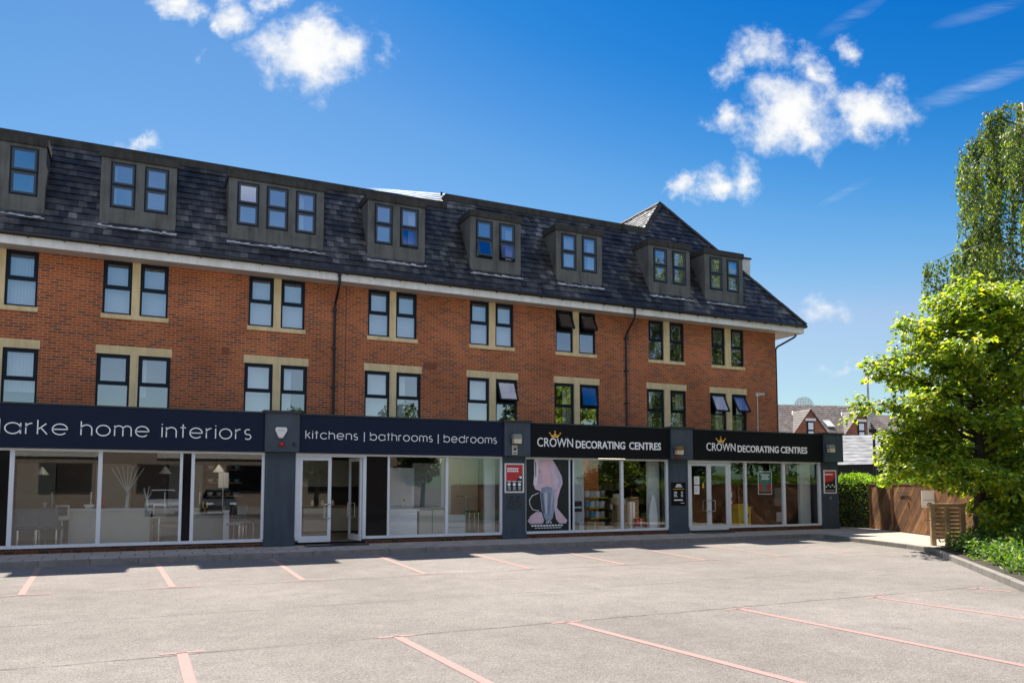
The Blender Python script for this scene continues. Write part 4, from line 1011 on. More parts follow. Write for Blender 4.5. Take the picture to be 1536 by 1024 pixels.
def poster(lab, x0, x1, z0, z1, variant):
    y = SY - .06
    t = thing('poster_case', lab, 'poster', ((x0 + x1) / 2, y, z0), 'framed posters on the pillars')
    m = MB(); m.ring(x0, x1, z0, z1, .045, y - .03, y - .001); m.build('frame', M['white'], t)
    a, b, c, d = x0 + .045, x1 - .045, z0 + .045, z1 - .045; zm = c + (d - c) * .40
    m = MB(); m.box(a, b, y - .015, y - .004, c, d); m.build('dark_print', M['blackplast'], t)
    m = MB()
    if variant == 0: m.prism([(a, zm), (a, d), (b, d), (b, zm + .2), (b - .1, zm + .14), (b - .2, zm + .02), (b - .3, zm)], y - .019, y - .0155)
    else: m.prism([(a, zm + .05), (a, d), (b, d), (b, zm + .28), (b - .16, zm + .1)], y - .019, y - .0155)
    m.build('red_print', M['red'], t)
    m = MB(); n = 2 if variant == 0 else 1
    for k in range(n):
        for q in range(6):
            xa = a + .04 + q * .062; m.box(xa, xa + .05, y - .023, y - .0195, d - .14 - k * .07, d - .09 - k * .07)
    if variant == 0:
        for k in range(3):
            xa = a + .04 + k * .17
            m.prism([(xa + .06 + .055 * math.cos(q * math.pi / 3), zm - .11 + .055 * math.sin(q * math.pi / 3)) for q in range(6)], y - .019, y - .0155); m.box(xa, xa + .13, y - .019, y - .0155, zm - .035, zm - .01)
            for q in range(3): m.box(xa + .02, xa + .11, y - .019, y - .0155, zm - .2 - q * .035, zm - .188 - q * .035)
        m.prism([(b - .13, zm + .12), (b - .02, zm + .14), (b - .03, zm + .07), (b - .08, zm + .05)], y - .023, y - .0195)
    else:
        for k in range(5):
            xa = a + .05 + k * .1; zc = zm - .1 + (k % 2) * .06
            m.prism([(xa + .03 + .035 * math.cos(q * math.pi / 3), zc + .03 * math.sin(q * math.pi / 3)) for q in range(6)], y - .019, y - .0155)
        m.box(a + .06, b - .06, y - .019, y - .0155, c + .06, c + .075)
    m.build('white_print', M['letter'], t)
poster('red and black poster in a white frame, pillar between navy and black signs', 9.60, 10.233, 1.47, 2.34, 0)
poster('red poster with food picture in a white frame on the corner pillar by the hedge', 22.4, 23.03, 1.40, 2.255, 1)
m = MB(); m.tube([(22.72, SY - .061, 1.27), (22.72, SY - .1, 1.27)], .035, 12); m.box(22.67, 22.77, SY - .075, SY - .061, 1.19, 1.25); tag(m.build('vent_outlet', M['greypanel']), 'small grey outlet on the corner pillar below the red poster', 'outlet')
t = thing('wall_plate', 'dark blue grey plate with black lettering marks under the framed red poster', 'plate', (9.95, SY - .06, .98))
m = MB(); m.box(9.68, 10.215, SY - .075, SY - .061, 1.0, 1.41); m.build('plate', plain('dark_plate', (.035, .047, .062), .5), t)
m = MB()
for xa in (9.78, 10.0):
    m.box(xa, xa + .1, SY - .079, SY - .0755, 1.3, 1.37); m.box(xa - .02, xa + .02, SY - .079, SY - .0755, 1.16, 1.28); m.box(xa + .05, xa + .16, SY - .079, SY - .0755, 1.12, 1.15); m.box(xa + .03, xa + .15, SY - .079, SY - .0755, 1.2, 1.23); m.box(xa, xa + .13, SY - .079, SY - .0755, 1.05, 1.08)
m.build('mark', M['blackplast'], t)
t = thing('notice_board', 'black opening hours board on the pillar left of the double doors', 'notice board', (15.88, SY - .06, 1.04))
m = MB(); m.box(15.6, 16.17, SY - .085, SY - .061, 1.04, 1.79); m.build('board', M['black'], t)
m = MB(); y = SY - .0855
m.prism([(15.78, 1.69), (15.82, 1.735), (15.96, 1.735), (15.99, 1.69)], y - .003, y); m.box(15.75, 16.02, y - .003, y, 1.635, 1.67)
for q in range(4):
    m.box(15.69, 15.69 + (.12, .13, .11, .14)[q], y - .003, y, 1.47 - q * .05, 1.49 - q * .05); m.box(15.97, 16.05, y - .003, y, 1.47 - q * .05, 1.49 - q * .05)
m.box(15.69, 16.04, y - .003, y, 1.195, 1.235); m.box(15.95, 16.1, y - .003, y, 1.11, 1.125)
m.build('white_text', M['letter'], t)
m = MB(); m.box(15.66, 16.1, y - .003, y, 1.565, 1.585); m.build('gold_rule', M['gold'], t)

# large window vinyl: pale pink tool-like figure over a black ground
t = thing('window_poster', 'tall printed window poster of a pale pink figure on black, left end of paint shop', 'poster', (11.06, SY + .05, .33))
vy = SY + .008
m = MB(); m.box(10.337, 11.794, vy, vy + .01, .326, 2.474); m.build('black_ground', plain('poster_ground', (.008, .012, .012), .5, var=.4), t)
def px(u, v): return (10.337 + u * 1.457, 2.474 - v * 2.148)     # u,v in the poster's own width and height
pk = plain('poster_pink', (.66, .50, .57), .5, var=.28, scale=1.7); pg = plain('poster_silver', (.30, .34, .44), .4, var=.55, scale=2.2)
m = MB(); m.prism([px(.19, .0), px(.62, .0), px(.74, .12), px(.84, .24), px(.86, .34), px(.80, .42), px(.66, .45), px(.36, .45), px(.22, .42), px(.17, .35), px(.19, .2)], vy - .004, vy - .0005)
m.prism([px(.66, .44), px(.80, .42), px(.74, .56), px(.72, .68), px(.86, .78), px(.97, .86), px(.93, .90), px(.78, .90), px(.70, .84), px(.66, .7)], vy - .004, vy - .0005)
m.prism([px(.04, .86), px(.10, .79), px(.24, .73), px(.36, .74), px(.42, .86), px(.38, .9), px(.1, .9)], vy - .004, vy - .0005); m.build('pink_shape', pk, t)
m = MB(); m.prism([px(.32, .45), px(.66, .45), px(.66, .68), px(.62, .82), px(.52, .9), px(.44, .84), px(.36, .7)], vy - .008, vy - .0045)
m.prism([px(.36, .40), px(.5, .375), px(.62, .40), px(.62, .448), px(.36, .448)], vy - .008, vy - .0045); m.build('silver_shape', pg, t)
m = MB(); m.prism([px(.215, .03), px(.235, .05), px(.235, .24), px(.22, .26)], vy - .008, vy - .0045); m.prism([px(.30, .14), px(.335, .175), px(.30, .2), px(.315, .175)], vy - .008, vy - .0045); m.build('dark_slot', M['blackplast'], t)
for (c_, poly) in (((.78, .50, .55), [(.36, .02), (.50, .0), (.56, .18), (.58, .34), (.50, .37), (.40, .36), (.36, .2)]), ((.52, .46, .60), [(.66, .06), (.74, .14), (.82, .25), (.84, .34), (.78, .40), (.72, .41), (.76, .30)]), ((.80, .74, .80), [(.21, .0), (.29, .0), (.28, .2), (.26, .36), (.2, .38), (.18, .34), (.21, .2)]), ((.74, .50, .56), [(.74, .72), (.84, .79), (.92, .87), (.82, .88), (.74, .82)]), ((.74, .52, .58), [(.10, .83), (.2, .78), (.32, .79), (.36, .87), (.14, .88)])):
    m = MB(); m.prism([px(u, v) for u, v in poly], vy - .0058, vy - .0042); m.build('pink_tone', plain('poster_tone', c_, .5, var=.12, scale=2), t)
for (c_, u0, u1) in (((.12, .14, .19), .335, .40), ((.52, .56, .64), .43, .49), ((.20, .23, .30), .52, .57), ((.44, .48, .56), .60, .635)):
    m = MB(); m.prism([px(u0, .47), px(u1, .47), px(u1 - (u1 - .49) * .35, .76), px(u0 - (u0 - .49) * .35, .76)], vy - .0098, vy - .0082); m.build('silver_tone', plain('poster_tone', c_, .4, var=.2, scale=3), t)
m = MB(); pts = [(px(.29, .47)[0], vy - .004, px(.29, .47)[1])] + [(px(u, v)[0], vy - .004, px(u, v)[1]) for u, v in ((.14, .51), (.08, .57), (.09, .63), (.15, .7), (.3, .72))]; m.tube(pts, .011, 6); m.build('handle_loop', M['letter'], t)
m = MB(); font_text(m, "IT'S", px(.46, 0)[0], px(.60, 0)[0], px(0, .90)[1], px(0, .87)[1], vy - .009, .01, .002)
for q in range(11): m.box(px(.12 + q * .068, 0)[0], px(.172 + q * .068, 0)[0], vy - .011, vy - .0095, px(0, .935)[1], px(0, .915)[1])
for q in range(9): m.box(px(.2 + q * .07, 0)[0], px(.255 + q * .07, 0)[0], vy - .011, vy - .0095, px(0, .962)[1], px(0, .952)[1])
m.build('white_text', M['letter'], t)

# notices on and behind the glass
for (lab, x0, x1, z0, z1, g_) in (('white paper notice on the left door leaf, upper of two', 16.596, 16.81, 1.72, 1.99, 1), ('white paper notice on the left door leaf, lower of two', 16.592, 16.808, 1.40, 1.685, 1)):
    t = thing('paper_notice', lab, 'notice', ((x0 + x1) / 2, SY + .012, z0), 'papers on the door glass')
    m = MB(); m.box(x0, x1, SY + .010, SY + .0135, z0, z1); m.build('paper', M['letter'], t)
    m = MB()
    for q in range(5): m.box(x0 + .03, x1 - .03 - .02 * (q % 3), SY + .008, SY + .0095, z1 - .07 - q * .035, z1 - .058 - q * .035)
    m.build('print', M['greypanel'], t)
m = MB(); m.box(16.93, 17.005, SY + .010, SY + .0135, 1.61, 1.77); tag(m.build('door_sticker', M['yellow']), 'small yellow sticker on the left door leaf', 'sticker')
t = thing('hanging_poster', 'teal poster hanging inside the window right of the double doors', 'poster', (19.77, SY + .1, 1.38))
m = MB(); m.box(19.45, 20.08, SY + .1, SY + .11, 1.38, 2.19); m.build('white_border', M['letter'], t)
m = MB(); m.box(19.475, 20.055, SY + .094, SY + .0995, 1.405, 2.165); m.build('teal_print', M['teal'], t)
m = MB()
for k, (a, b) in enumerate(((19.56, 19.97), (19.62, 19.91), (19.6, 19.95))): m.box(a, b, SY + .09, SY + .0935, 2.04 - k * .07, 2.085 - k * .07)
m.build('white_text', M['letter'], t)
m = MB(); 
for xa in (19.5, 19.86): m.prism([(xa, 1.5), (xa, 1.74), (xa + .06, 1.78), (xa + .15, 1.74), (xa + .15, 1.5)], SY + .09, SY + .0935)
m.build('red_print', M['red'], t)
m = MB(); m.box(19.48, 20.05, SY + .09, SY + .0935, 1.41, 1.48); m.build('dark_print', M['blackplast'], t)

# ------------------------------------------------------------------ inside the shops
def strip(x, y, w, lab, z=2.72):
    t = thing('strip_light', lab, 'ceiling light', (x, y, z), 'lit strip lights on the shop ceilings')
    m = MB(); m.box(x - w/2, x + w/2, y - .09, y + .09, z + .012, z + .04); m.build('housing', M['white'], t)
    m = MB(); m.box(x - w/2 + .03, x + w/2 - .03, y - .06, y + .06, z, z + .011); m.build('tube', M['tube'], t)
for k, (x, y, w, lab) in enumerate(((-1.6, 22.6, .9, 'lit strip light on the ceiling behind the far left window'), (1.9, 22.6, 1.2, 'lit strip light over the pane left of the alarm pillar'), (4.3, 23.2, 1.3, 'lit strip light seen through the left door leaf'), (8.4, 22.3, 1.4, 'lit strip light above the tall cream cupboard'),
                               (13.2, 22.4, 1.4, 'lit strip light nearest the glass above the paint tins'), (13.1, 23.6, 1.3, 'second lit strip light back above the paint tins'), (14.5, 24.6, 1.2, 'lit strip light behind the brick column'), (13.6, 26.2, 1.4, 'deepest lit strip light over the paint tins'),
                               (15.3, 23.0, 1.3, 'lit strip light above the stacked cartons'), (16.4, 25.6, 1.3, 'lit strip light far back above the cartons'), (17.0, 22.4, 1.0, 'lit strip light above the left leaf of the double doors'), (20.4, 22.6, 1.2, 'lit strip light above the teal poster'))):
    strip(x, y, w, lab)
t = thing('display_island', 'white panelled kitchen island behind the far left windows', 'kitchen island', (-.6, 22.6, .2))
m = MB(); m.box(-1.62, .22, 22.2, 23.0, .2, 1.05)
m.build('cabinet', M['cream'], t)
m = MB(); m.box(-1.66, .26, 22.15, 23.05, 1.052, 1.09); m.build('worktop', M['paleboard'], t)
m = MB()
for k in range(4): m.box(-1.6 + k * .455, -1.16 + k * .455, 22.18, 22.198, .28, 1.03)
m.build('door_panel', M['cream'], t)
t = thing('dining_table', 'dark dining table behind the far left window', 'table', (-2.2, 22.7, .2))
m = MB(); m.box(-2.9, -1.75, 22.2, 23.2, .93, .97); m.build('tabletop', M['darkwood'], t)
for (x, y) in ((-2.85, 22.25), (-1.85, 22.25), (-2.85, 23.1), (-1.85, 23.1)):
    m = MB(); m.box(x, x + .06, y, y + .06, .2, .93); m.build('leg', M['darkwood'], t)
def chair(x, y, rz, lab, mt='fabric'):
    t = thing('dining_chair', lab, 'chair', (x, y, .2), 'dining chairs behind the far left windows')
    c, s = math.cos(rz), math.sin(rz)
    def rb(m, x0, x1, y0, y1, z0, z1):
        i = len(m.v); m.box(x0, x1, y0, y1, z0, z1)
        for k in range(i, len(m.v)):
            a, b, d = m.v[k]; m.v[k] = (x + a * c - b * s, y + a * s + b * c, .2 + d)
    m = MB(); rb(m, -.22, .22, -.22, .22, .43, .50); m.build('seat', M[mt], t, bevel=.02)
    m = MB(); rb(m, -.22, .22, .19, .24, .5, .95); m.build('backrest', M[mt], t, bevel=.02)
    for (a, b) in ((-.2, -.2), (.17, -.2), (-.2, .18), (.17, .18)):
        m = MB(); rb(m, a, a + .03, b, b + .03, 0, .43); m.build('leg', M['steel'], t)
chair(-2.45, 21.75, 3.3, 'grey dining chair tucked against the dark table, nearer the window corner'); chair(-1.95, 21.8, 2.9, 'grey dining chair tucked against the dark table, nearer the white island'); chair(2.25, 22.0, 1.2, 'pale grey dining chair beside the alarm pillar window', 'greypanel'); chair(2.55, 22.6, .4, 'grey dining chair set further back near the alarm pillar')
t = thing('rod_sculpture', 'fan of thin pale rods standing on the white island', 'ornament', (-.35, 22.6, 1.09))
for k in range(7):
    a = rad(90 + (k - 3) * 7.5); m = MB()
    m.tube([(-.35 - .1 * math.cos(a), 22.6, 1.09), (-.35, 22.6, 1.5), (-.35 + 1.0 * math.cos(a), 22.6, 1.45 + .75 * math.sin(a))], .012, 6); m.build('rod', M['paleboard'], t)
t = thing('table_vase', 'slim pale vase with white stems on the end of the white island', 'vase', (.12, 22.5, 1.09))
m = MB(); m.lathe((.12, 22.5), [(.03, 1.092), (.05, 1.15), (.035, 1.24), (.02, 1.3)], 12); m.build('vase', M['paleboard'], t, smooth=True)
m = MB()
for k in range(5): m.tube([(.12, 22.5, 1.29), (.12 + .1 * math.cos(k * 1.3), 22.5 + .1 * math.sin(k * 1.3), 1.5 + .04 * k)], .008, 5)
m.build('stem', M['letter'], t)
t = thing('sofa', 'pale sofa behind the window left of the alarm pillar', 'sofa', (.9, 23.6, .2))
m = MB(); m.box(.3, 1.5, 23.2, 24.0, .3, .62); m.build('seat', M['cream'], t, bevel=.05)
m = MB(); m.box(.3, 1.5, 23.85, 24.1, .62, 1.05); m.build('backrest', M['cream'], t, bevel=.05)
for x in (.18, 1.5):
    m = MB(); m.box(x, x + .12, 23.2, 24.1, .2, .8); m.build('arm', M['cream'], t, bevel=.03)
t = thing('sideboard', 'low dark sideboard with a pale top behind the window left of the alarm pillar', 'sideboard', (1.6, 22.6, .2))
m = MB(); m.box(1.2, 2.1, 22.4, 22.9, .25, .92); m.build('body', M['greypanel'], t)
m = MB(); m.box(1.16, 2.14, 22.36, 22.94, .922, .96); m.build('top', M['paleboard'], t)
for x in (1.25, 2.0):
    m = MB(); m.box(x, x + .05, 22.45, 22.85, .2, .25); m.build('leg', M['darkwood'], t)
t = thing('candle_lamp', 'small brass candle lamp on the low sideboard', 'lamp', (1.55, 22.6, .96))
m = MB(); m.lathe((1.55, 22.6), [(.09, .962), (.09, .98), (.015, 1.0), (.015, 1.1)], 12); m.build('base', M['brass'], t)
for dx_ in (-.05, .05):
    m = MB(); m.lathe((1.55 + dx_, 22.6), [(.02, 1.08), (.022, 1.22), (.008, 1.26)], 8); m.build('candle', M['brass'], t)
t = thing('wall_notice', 'white sheet hanging on the dark partition left of the alarm pillar', 'notice', (2.05, 23.4, 1.6))
m = MB(); m.box(1.93, 2.2, 23.3, 23.32, 1.62, 2.05); m.build('sheet', M['letter'], t)
m = MB(); m.tube([(2.06, 23.31, .2), (2.06, 23.31, 2.2)], .012, 6); m.build('pole', M['steel'], t)
t = thing('picture_frame', 'wide pale framed picture on the dark back of the furniture shop', 'picture', (1.1, 26, 1.5))
m = MB(); m.ring(.2, 1.6, 1.62, 2.05, .04, 25.9, 25.95); m.build('frame', M['cream'], t)
m = MB(); m.box(.24, 1.56, 25.93, 25.94, 1.66, 2.01); m.build('print', M['greypanel'], t)
t = thing('display_wall', 'tall grey partition panel across the furniture showroom', 'partition', (0, 26.2, .2))
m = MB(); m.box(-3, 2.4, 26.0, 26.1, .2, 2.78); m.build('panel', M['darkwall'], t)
t = thing('bench_stool', 'small red slatted bench by the alarm pillar window', 'bench', (2.35, 23.6, .2))
m = MB(); m.box(2.1, 2.65, 23.4, 23.8, .86, .92); m.build('seat', M['redmat'], t)
for x in (2.12, 2.28, 2.44, 2.6):
    m = MB(); m.box(x, x + .03, 23.42, 23.46, .2, .86); m.build('leg', M['redmat'], t)
t = thing('white_post', 'slim white display post beside the alarm pillar window', 'post', (2.02, 21.9, .2))
m = MB(); m.box(1.96, 2.1, 21.85, 21.99, .2, 1.0); m.build('shaft', M['paleboard'], t)
m = MB(); m.box(1.94, 2.12, 21.83, 22.01, 1.002, 1.03); m.build('top', M['paleboard'], t)
def pendant(x, y, z, lab):
    t = thing('pendant_lamp', lab, 'lamp', (x, y, z), 'pendant lamps in the furniture showroom')
    m = MB(); m.lathe((x, y), [(.02, z + .2), (.05, z + .16), (.16, z), (.15, z + .001)], 14); m.build('lamp_shade', M['paleboard'], t)
    m = MB(); m.tube([(x, y, z + .2), (x, y, 2.79)], .006, 5); m.build('cord', M['blackplast'], t)
pendant(-2.3, 22.8, 1.95, 'pale pendant lamp hanging over the dark table'); pendant(.55, 23.0, 2.0, 'pale pendant lamp hanging beside the white island'); pendant(1.9, 22.9, 2.05, 'pale pendant lamp hanging over the low sideboard')
def stool(x, y, lab):
    t = thing('bar_stool', lab, 'bar stool', (x, y, .2), 'stools at the white island')
    m = MB(); m.lathe((x, y), [(.17, .84), (.18, .88), (.15, .9)], 14); m.build('seat', M['cream'], t)
    m = MB(); m.tube([(x, y, .22), (x, y, .84)], .025, 8); m.lathe((x, y), [(.19, .2), (.19, .22)], 14); m.build('pedestal', M['steel'], t)
    m = MB(); m.ring(x - .15, x + .15, .9, 1.2, .04, y + .12, y + .15); m.build('backrest', M['cream'], t)
stool(-1.75, 21.9, 'cream stool at the left end of the white island'); stool(.42, 22.0, 'cream stool at the right end of the white island')
t = thing('larder_wall', 'dark larder cupboards along the back of the furniture showroom', 'cupboard', (-1.2, 25.3, .2))
for k in range(5):
    m = MB(); x = -3.1 + k * .95; m.box(x, x + .92, 25.0, 25.6, .22, 2.3); pp = m.build('larder', M['darkwood' if k % 2 else 'greypanel'], t)
    m = MB(); m.box(x + .84, x + .87, 24.97, 24.998, 1.1, 1.5); m.build('handle', M['steel'], pp)
t = thing('wall_shelf', 'open shelf with bowls on the back of the furniture showroom', 'shelf', (1.9, 25.2, 1.3))
for z in (1.35, 1.75, 2.15):
    m = MB(); m.box(1.75, 2.75, 24.9, 25.2, z, z + .03); shf = m.build('board', M['oak'], t)
    for q in range(4):
        m = MB(); x = 1.85 + q * .25; m.lathe((x, 25.05), [(.04, z + .031), (.08, z + .1), (.085, z + .13)], 10); m.build('bowl', M[('letter', 'cream', 'greypanel', 'bluefab')[q]], shf)
m = MB(); m.lathe((-1.2, 22.5), [(.06, 1.092), (.12, 1.15), (.13, 1.2)], 14); tag(m.build('bowl', M['letter'], smooth=True), 'white bowl standing on the left part of the white island', 'bowl')
m = MB(); m.lathe((-.9, 22.7), [(.05, 1.092), (.05, 1.3), (.02, 1.36), (.02, 1.42)], 12); tag(m.build('bottle', M['redmat'], smooth=True), 'dark red bottle on the white island between bowl and rods', 'bottle')
m = MB(); m.lathe((-2.2, 22.6), [(.09, .972), (.1, 1.0), (.02, 1.02), (.02, 1.14), (.07, 1.25)], 12); tag(m.build('goblet', M['paleboard'], smooth=True), 'pale goblet on the dark dining table', 'goblet')
# kitchen behind the open door
t = thing('kitchen_unit', 'fitted kitchen with oak counter seen through the open door', 'kitchen unit', (5.6, 25.2, .2))
m = MB(); m.box(4.6, 7.0, 24.9, 25.5, .25, 1.0); m.build('base_cabinet', M['cream'], t)
m = MB(); m.box(4.55, 7.05, 24.85, 25.5, 1.002, 1.05); m.build('worktop', M['oak'], t)
m = MB(); m.box(4.6, 7.0, 25.2, 25.5, 1.65, 2.5); m.build('wall_cabinet', M['greypanel'], t)
m = MB(); m.box(4.6, 7.0, 25.48, 25.55, 1.052, 1.648); m.build('splashback', M['darkwall'], t)
m = MB(); m.box(4.6, 7.0, 24.92, 25.45, .2, .249); m.build('kickboard', M['blackplast'], t)
for k in range(3):
    m = MB(); m.lathe((4.9 + k * .32, 25.1), [(.05, 1.052), (.06, 1.12), (.03, 1.2), (.03, 1.22)], 10); tag(m.build('storage_jar', M['letter']), ('white jar on the oak counter, leftmost of three', 'white jar on the oak counter, middle of three', 'white jar on the oak counter, rightmost of three')[k], 'jar', 'jars on the oak counter')
t = thing('shower_display', 'white bathroom display with basin behind the window right of the open door', 'bathroom display', (7.0, 21.9, .2))
m = MB(); m.box(6.15, 7.25, 22.0, 22.08, .2, 2.2); m.build('back_panel', M['paleboard'], t)
m = MB(); m.box(6.2, 7.2, 21.55, 21.99, .2, .95)
m.build('vanity_unit', M['letter'], t)
m = MB(); m.box(6.15, 7.25, 21.5, 21.99, .952, 1.0); m.build('basin_top', M['letter'], t)
m = MB(); m.tube([(6.85, 21.85, 1.0), (6.85, 21.85, 1.22), (6.85, 21.8, 1.28), (6.85, 21.7, 1.28), (6.85, 21.66, 1.22)], .02, 8); m.build('tap', M['steel'], t)
t = thing('grey_screen', 'plain grey display screen standing right of the white bathroom display', 'partition', (7.6, 22.3, .2))
m = MB(); m.box(7.3, 8.2, 22.3, 22.38, .2, 2.35); m.build('panel', M['greypanel'], t)
m = MB(); m.box(8.2, 8.3, 22.28, 22.4, .2, 2.5); m.build('white_edge', M['paleboard'], t)
t = thing('low_cabinet', 'low grey cabinet in front of the grey display screen', 'cabinet', (7.6, 21.9, .2))
m = MB(); m.box(7.25, 8.1, 21.6, 22.2, .22, 1.0); m.build('body', M['greypanel'], t)
m = MB(); m.box(7.2, 8.15, 21.56, 22.22, 1.002, 1.035); m.build('top', M['greypanel'], t)
m = MB(); m.box(7.28, 7.66, 21.58, 21.598, .27, .97); m.box(7.69, 8.07, 21.58, 21.598, .27, .97); m.build('door_panel', M['cream'], t)
t = thing('tall_cupboard', 'tall cream double cupboard behind the rightmost furniture shop window', 'cupboard', (9.0, 23.3, .2))
m = MB(); m.box(8.5, 9.8, 23.2, 23.8, .2, 2.55); m.build('body', M['cream'], t)
for a in (8.53, 9.18):
    m = MB(); m.box(a, a + .59, 23.17, 23.198, .27, 2.5); dd_ = m.build('cupboard_door', M['cream'], t)
    m = MB(); xk = a + (.54 if a < 9 else .05); m.tube([(xk, 23.165, 1.35), (xk, 23.14, 1.35)], .02, 8); m.build('knob', M['steel'], dd_)
t = thing('bar_stool', 'dark bar stool in front of the tall cream cupboard', 'bar stool', (9.1, 21.9, .2))
m = MB(); m.box(8.9, 9.25, 21.75, 22.1, .88, .93); m.build('seat', M['blackplast'], t, bevel=.015)
m = MB(); m.ring(8.9, 9.25, .93, 1.35, .02, 22.08, 22.1); m.build('backrest', M['steel'], t)
for (x, y) in ((8.92, 21.78), (9.22, 21.78), (8.92, 22.07), (9.22, 22.07)):
    m = MB(); m.tube([(x, y, .2), (x, y, .88)], .012, 6); m.build('leg', M['steel'], t)
t = thing('bedside_unit', 'small white drawer unit between the grey screen and the cupboard', 'drawer unit', (8.55, 21.8, .2))
m = MB(); m.box(8.1, 8.75, 21.65, 22.0, .22, .82); m.build('body', M['cream'], t)
for z in (.27, .46, .65):
    m = MB(); m.box(8.13, 8.72, 21.63, 21.648, z, z + .15); m.build('drawer', M['paleboard'], t)
# paint shop, left bay
def carton(x0, x1, y0, y1, z0, z1, lab, mt='cardboard'):
    t = thing('carton', lab, 'box', ((x0 + x1) / 2, (y0 + y1) / 2, z0), 'cartons and packs in the paint shop window')
    m = MB(); m.box(x0, x1, y0, y1, z0, z1); m.build('box_body', M[mt], t, bevel=.006)
    m = MB(); m.box((x0 + x1) / 2 - .03, (x0 + x1) / 2 + .03, y0 - .003, y0 - .0005, z0 + .01, z1 - .003); m.build('tape', M['cream'], t)
carton(12.05, 12.4, 21.2, 21.5, .21, .55, 'grey pack at the foot of the white lining, lower of two', 'greypanel'); carton(12.02, 12.3, 21.2, 21.5, .552, .86, 'pale pack stacked on the grey pack', 'paleboard')
t = thing('printer', 'black printer standing on packs against the white lining', 'printer', (12.3, 21.35, .87))
m = MB(); m.box(12.12, 12.48, 21.15, 21.49, .87, 1.2); m.build('body', M['blackplast'], t, bevel=.02)
m = MB(); m.box(12.18, 12.44, 21.12, 21.15, .98, 1.03); m.build('tray', M['paleboard'], t)
t = thing('paint_rack', 'low shelf rack filled with paint tins with yellow edges', 'shelf', (13.3, 22.3, .2))
for z in (.28, .62, .96, 1.3):
    m = MB(); m.box(12.85, 14.1, 22.2, 22.6, z - .03, z); sh = m.build('shelf', M['darkwood'], t)
    m = MB(); m.box(13.4, 14.1, 22.185, 22.199, z - .035, z + .005); m.build('price_strip', M['yellow'], sh)
for x in (12.82, 14.1):
    m = MB(); m.box(x, x + .03, 22.2, 22.6, .2, 1.35); m.build('upright', M['darkwood'], t)
k = 0
ROW = ('bottom', 'second', 'third', 'top'); POS = ('leftmost', 'second from left', 'third from left', 'fourth from left', 'fifth from left', 'rightmost')
for r_, z in enumerate((.281, .621, .961, 1.301)):
    for q in range(6):
        x = 12.98 + q * .2
        t2 = thing('paint_tin', '%s tin on the %s shelf of the paint rack' % (POS[q], ROW[r_]), 'paint tin', (x, 22.36, z), 'paint tins on the rack')
        hh = .2
        mt = ('letter', 'paleboard', 'letter', 'greypanel', 'bluefab')[(q + r_) % 5]
        m = MB(); m.lathe((x, 22.36), [(.085, z), (.085, z + hh)], 14); m.build('tin', M[mt], t2)
        m = MB(); m.lathe((x, 22.36), [(.088, z + hh), (.088, z + hh + .015)], 14); m.build('lid', M['steel'], t2)
carton(12.8, 13.4, 21.4, 21.75, .21, .52, 'wide open brown carton in front of the paint rack'); carton(13.1, 13.6, 21.15, 21.38, .21, .40, 'flat brown carton nearest the glass by the paint rack')
carton(14.0, 14.45, 21.5, 21.9, .21, .5, 'large brown carton at the foot of the carton stack'); carton(14.02, 14.42, 21.52, 21.88, .502, 1.05, 'tall brown carton standing on the foot carton'); carton(13.95, 14.2, 21.55, 21.8, 1.052, 1.28, 'small brown carton on the left of the stack top'); carton(14.23, 14.42, 21.55, 21.8, 1.052, 1.25, 'small brown carton on the right of the stack top'); carton(14.02, 14.2, 21.58, 21.78, 1.282, 1.42, 'tiny pale brown carton crowning the stack', 'cream')
carton(13.75, 13.95, 21.6, 21.9, .9, 1.08, 'dark carton left of the stack', 'darkwood')
carton(14.5, 14.7, 21.5, 21.75, .21, 1.15, 'tall white roll pack right of the carton stack', 'letter'); carton(14.62, 14.9, 21.25, 21.5, .21, .62, 'red and white print pack near the white board', 'red'); carton(14.5, 14.78, 21.15, 21.24, .21, .36, 'low blue pack on the window floor', 'bluefab')
t = thing('ironing_board', 'tall white pointed board leaning by the right end of the left paint shop bay', 'board', (15.15, 21.2, .21))
m = MB(); m.prism([(15.02, .25), (14.99, .7), (15.06, 1.15), (15.13, 1.36), (15.16, 1.38), (15.2, 1.34), (15.27, 1.1), (15.33, .7), (15.31, .25)], 21.12, 21.16); m.build('board', M['letter'], t, bevel=.008)
m = MB(); m.box(15.05, 15.3, 21.1, 21.2, .21, .248); m.build('foot', M['greypanel'], t)
t = thing('paint_shelving', 'dark back wall shelving with rows of pale tins', 'shelving', (14.5, 28.5, .2))
for z in (.3, .9, 1.5, 2.0):
    m = MB(); m.box(11, 20, 28.3, 28.8, z - .03, z); m.build('shelf', M['darkwood'], t)
m = MB()
for z in (.301, .901, 1.501):
    x = 11.1
    while x < 19.9:
        h = R.uniform(.18, .32); w = R.uniform(.12, .3)
        if R.random() < .7: m.box(x, x + w, 28.34, 28.6, z, z + h)
        x += w + R.uniform(.03, .2)
o = m.build('shelf_stock', M['greypanel'], t)
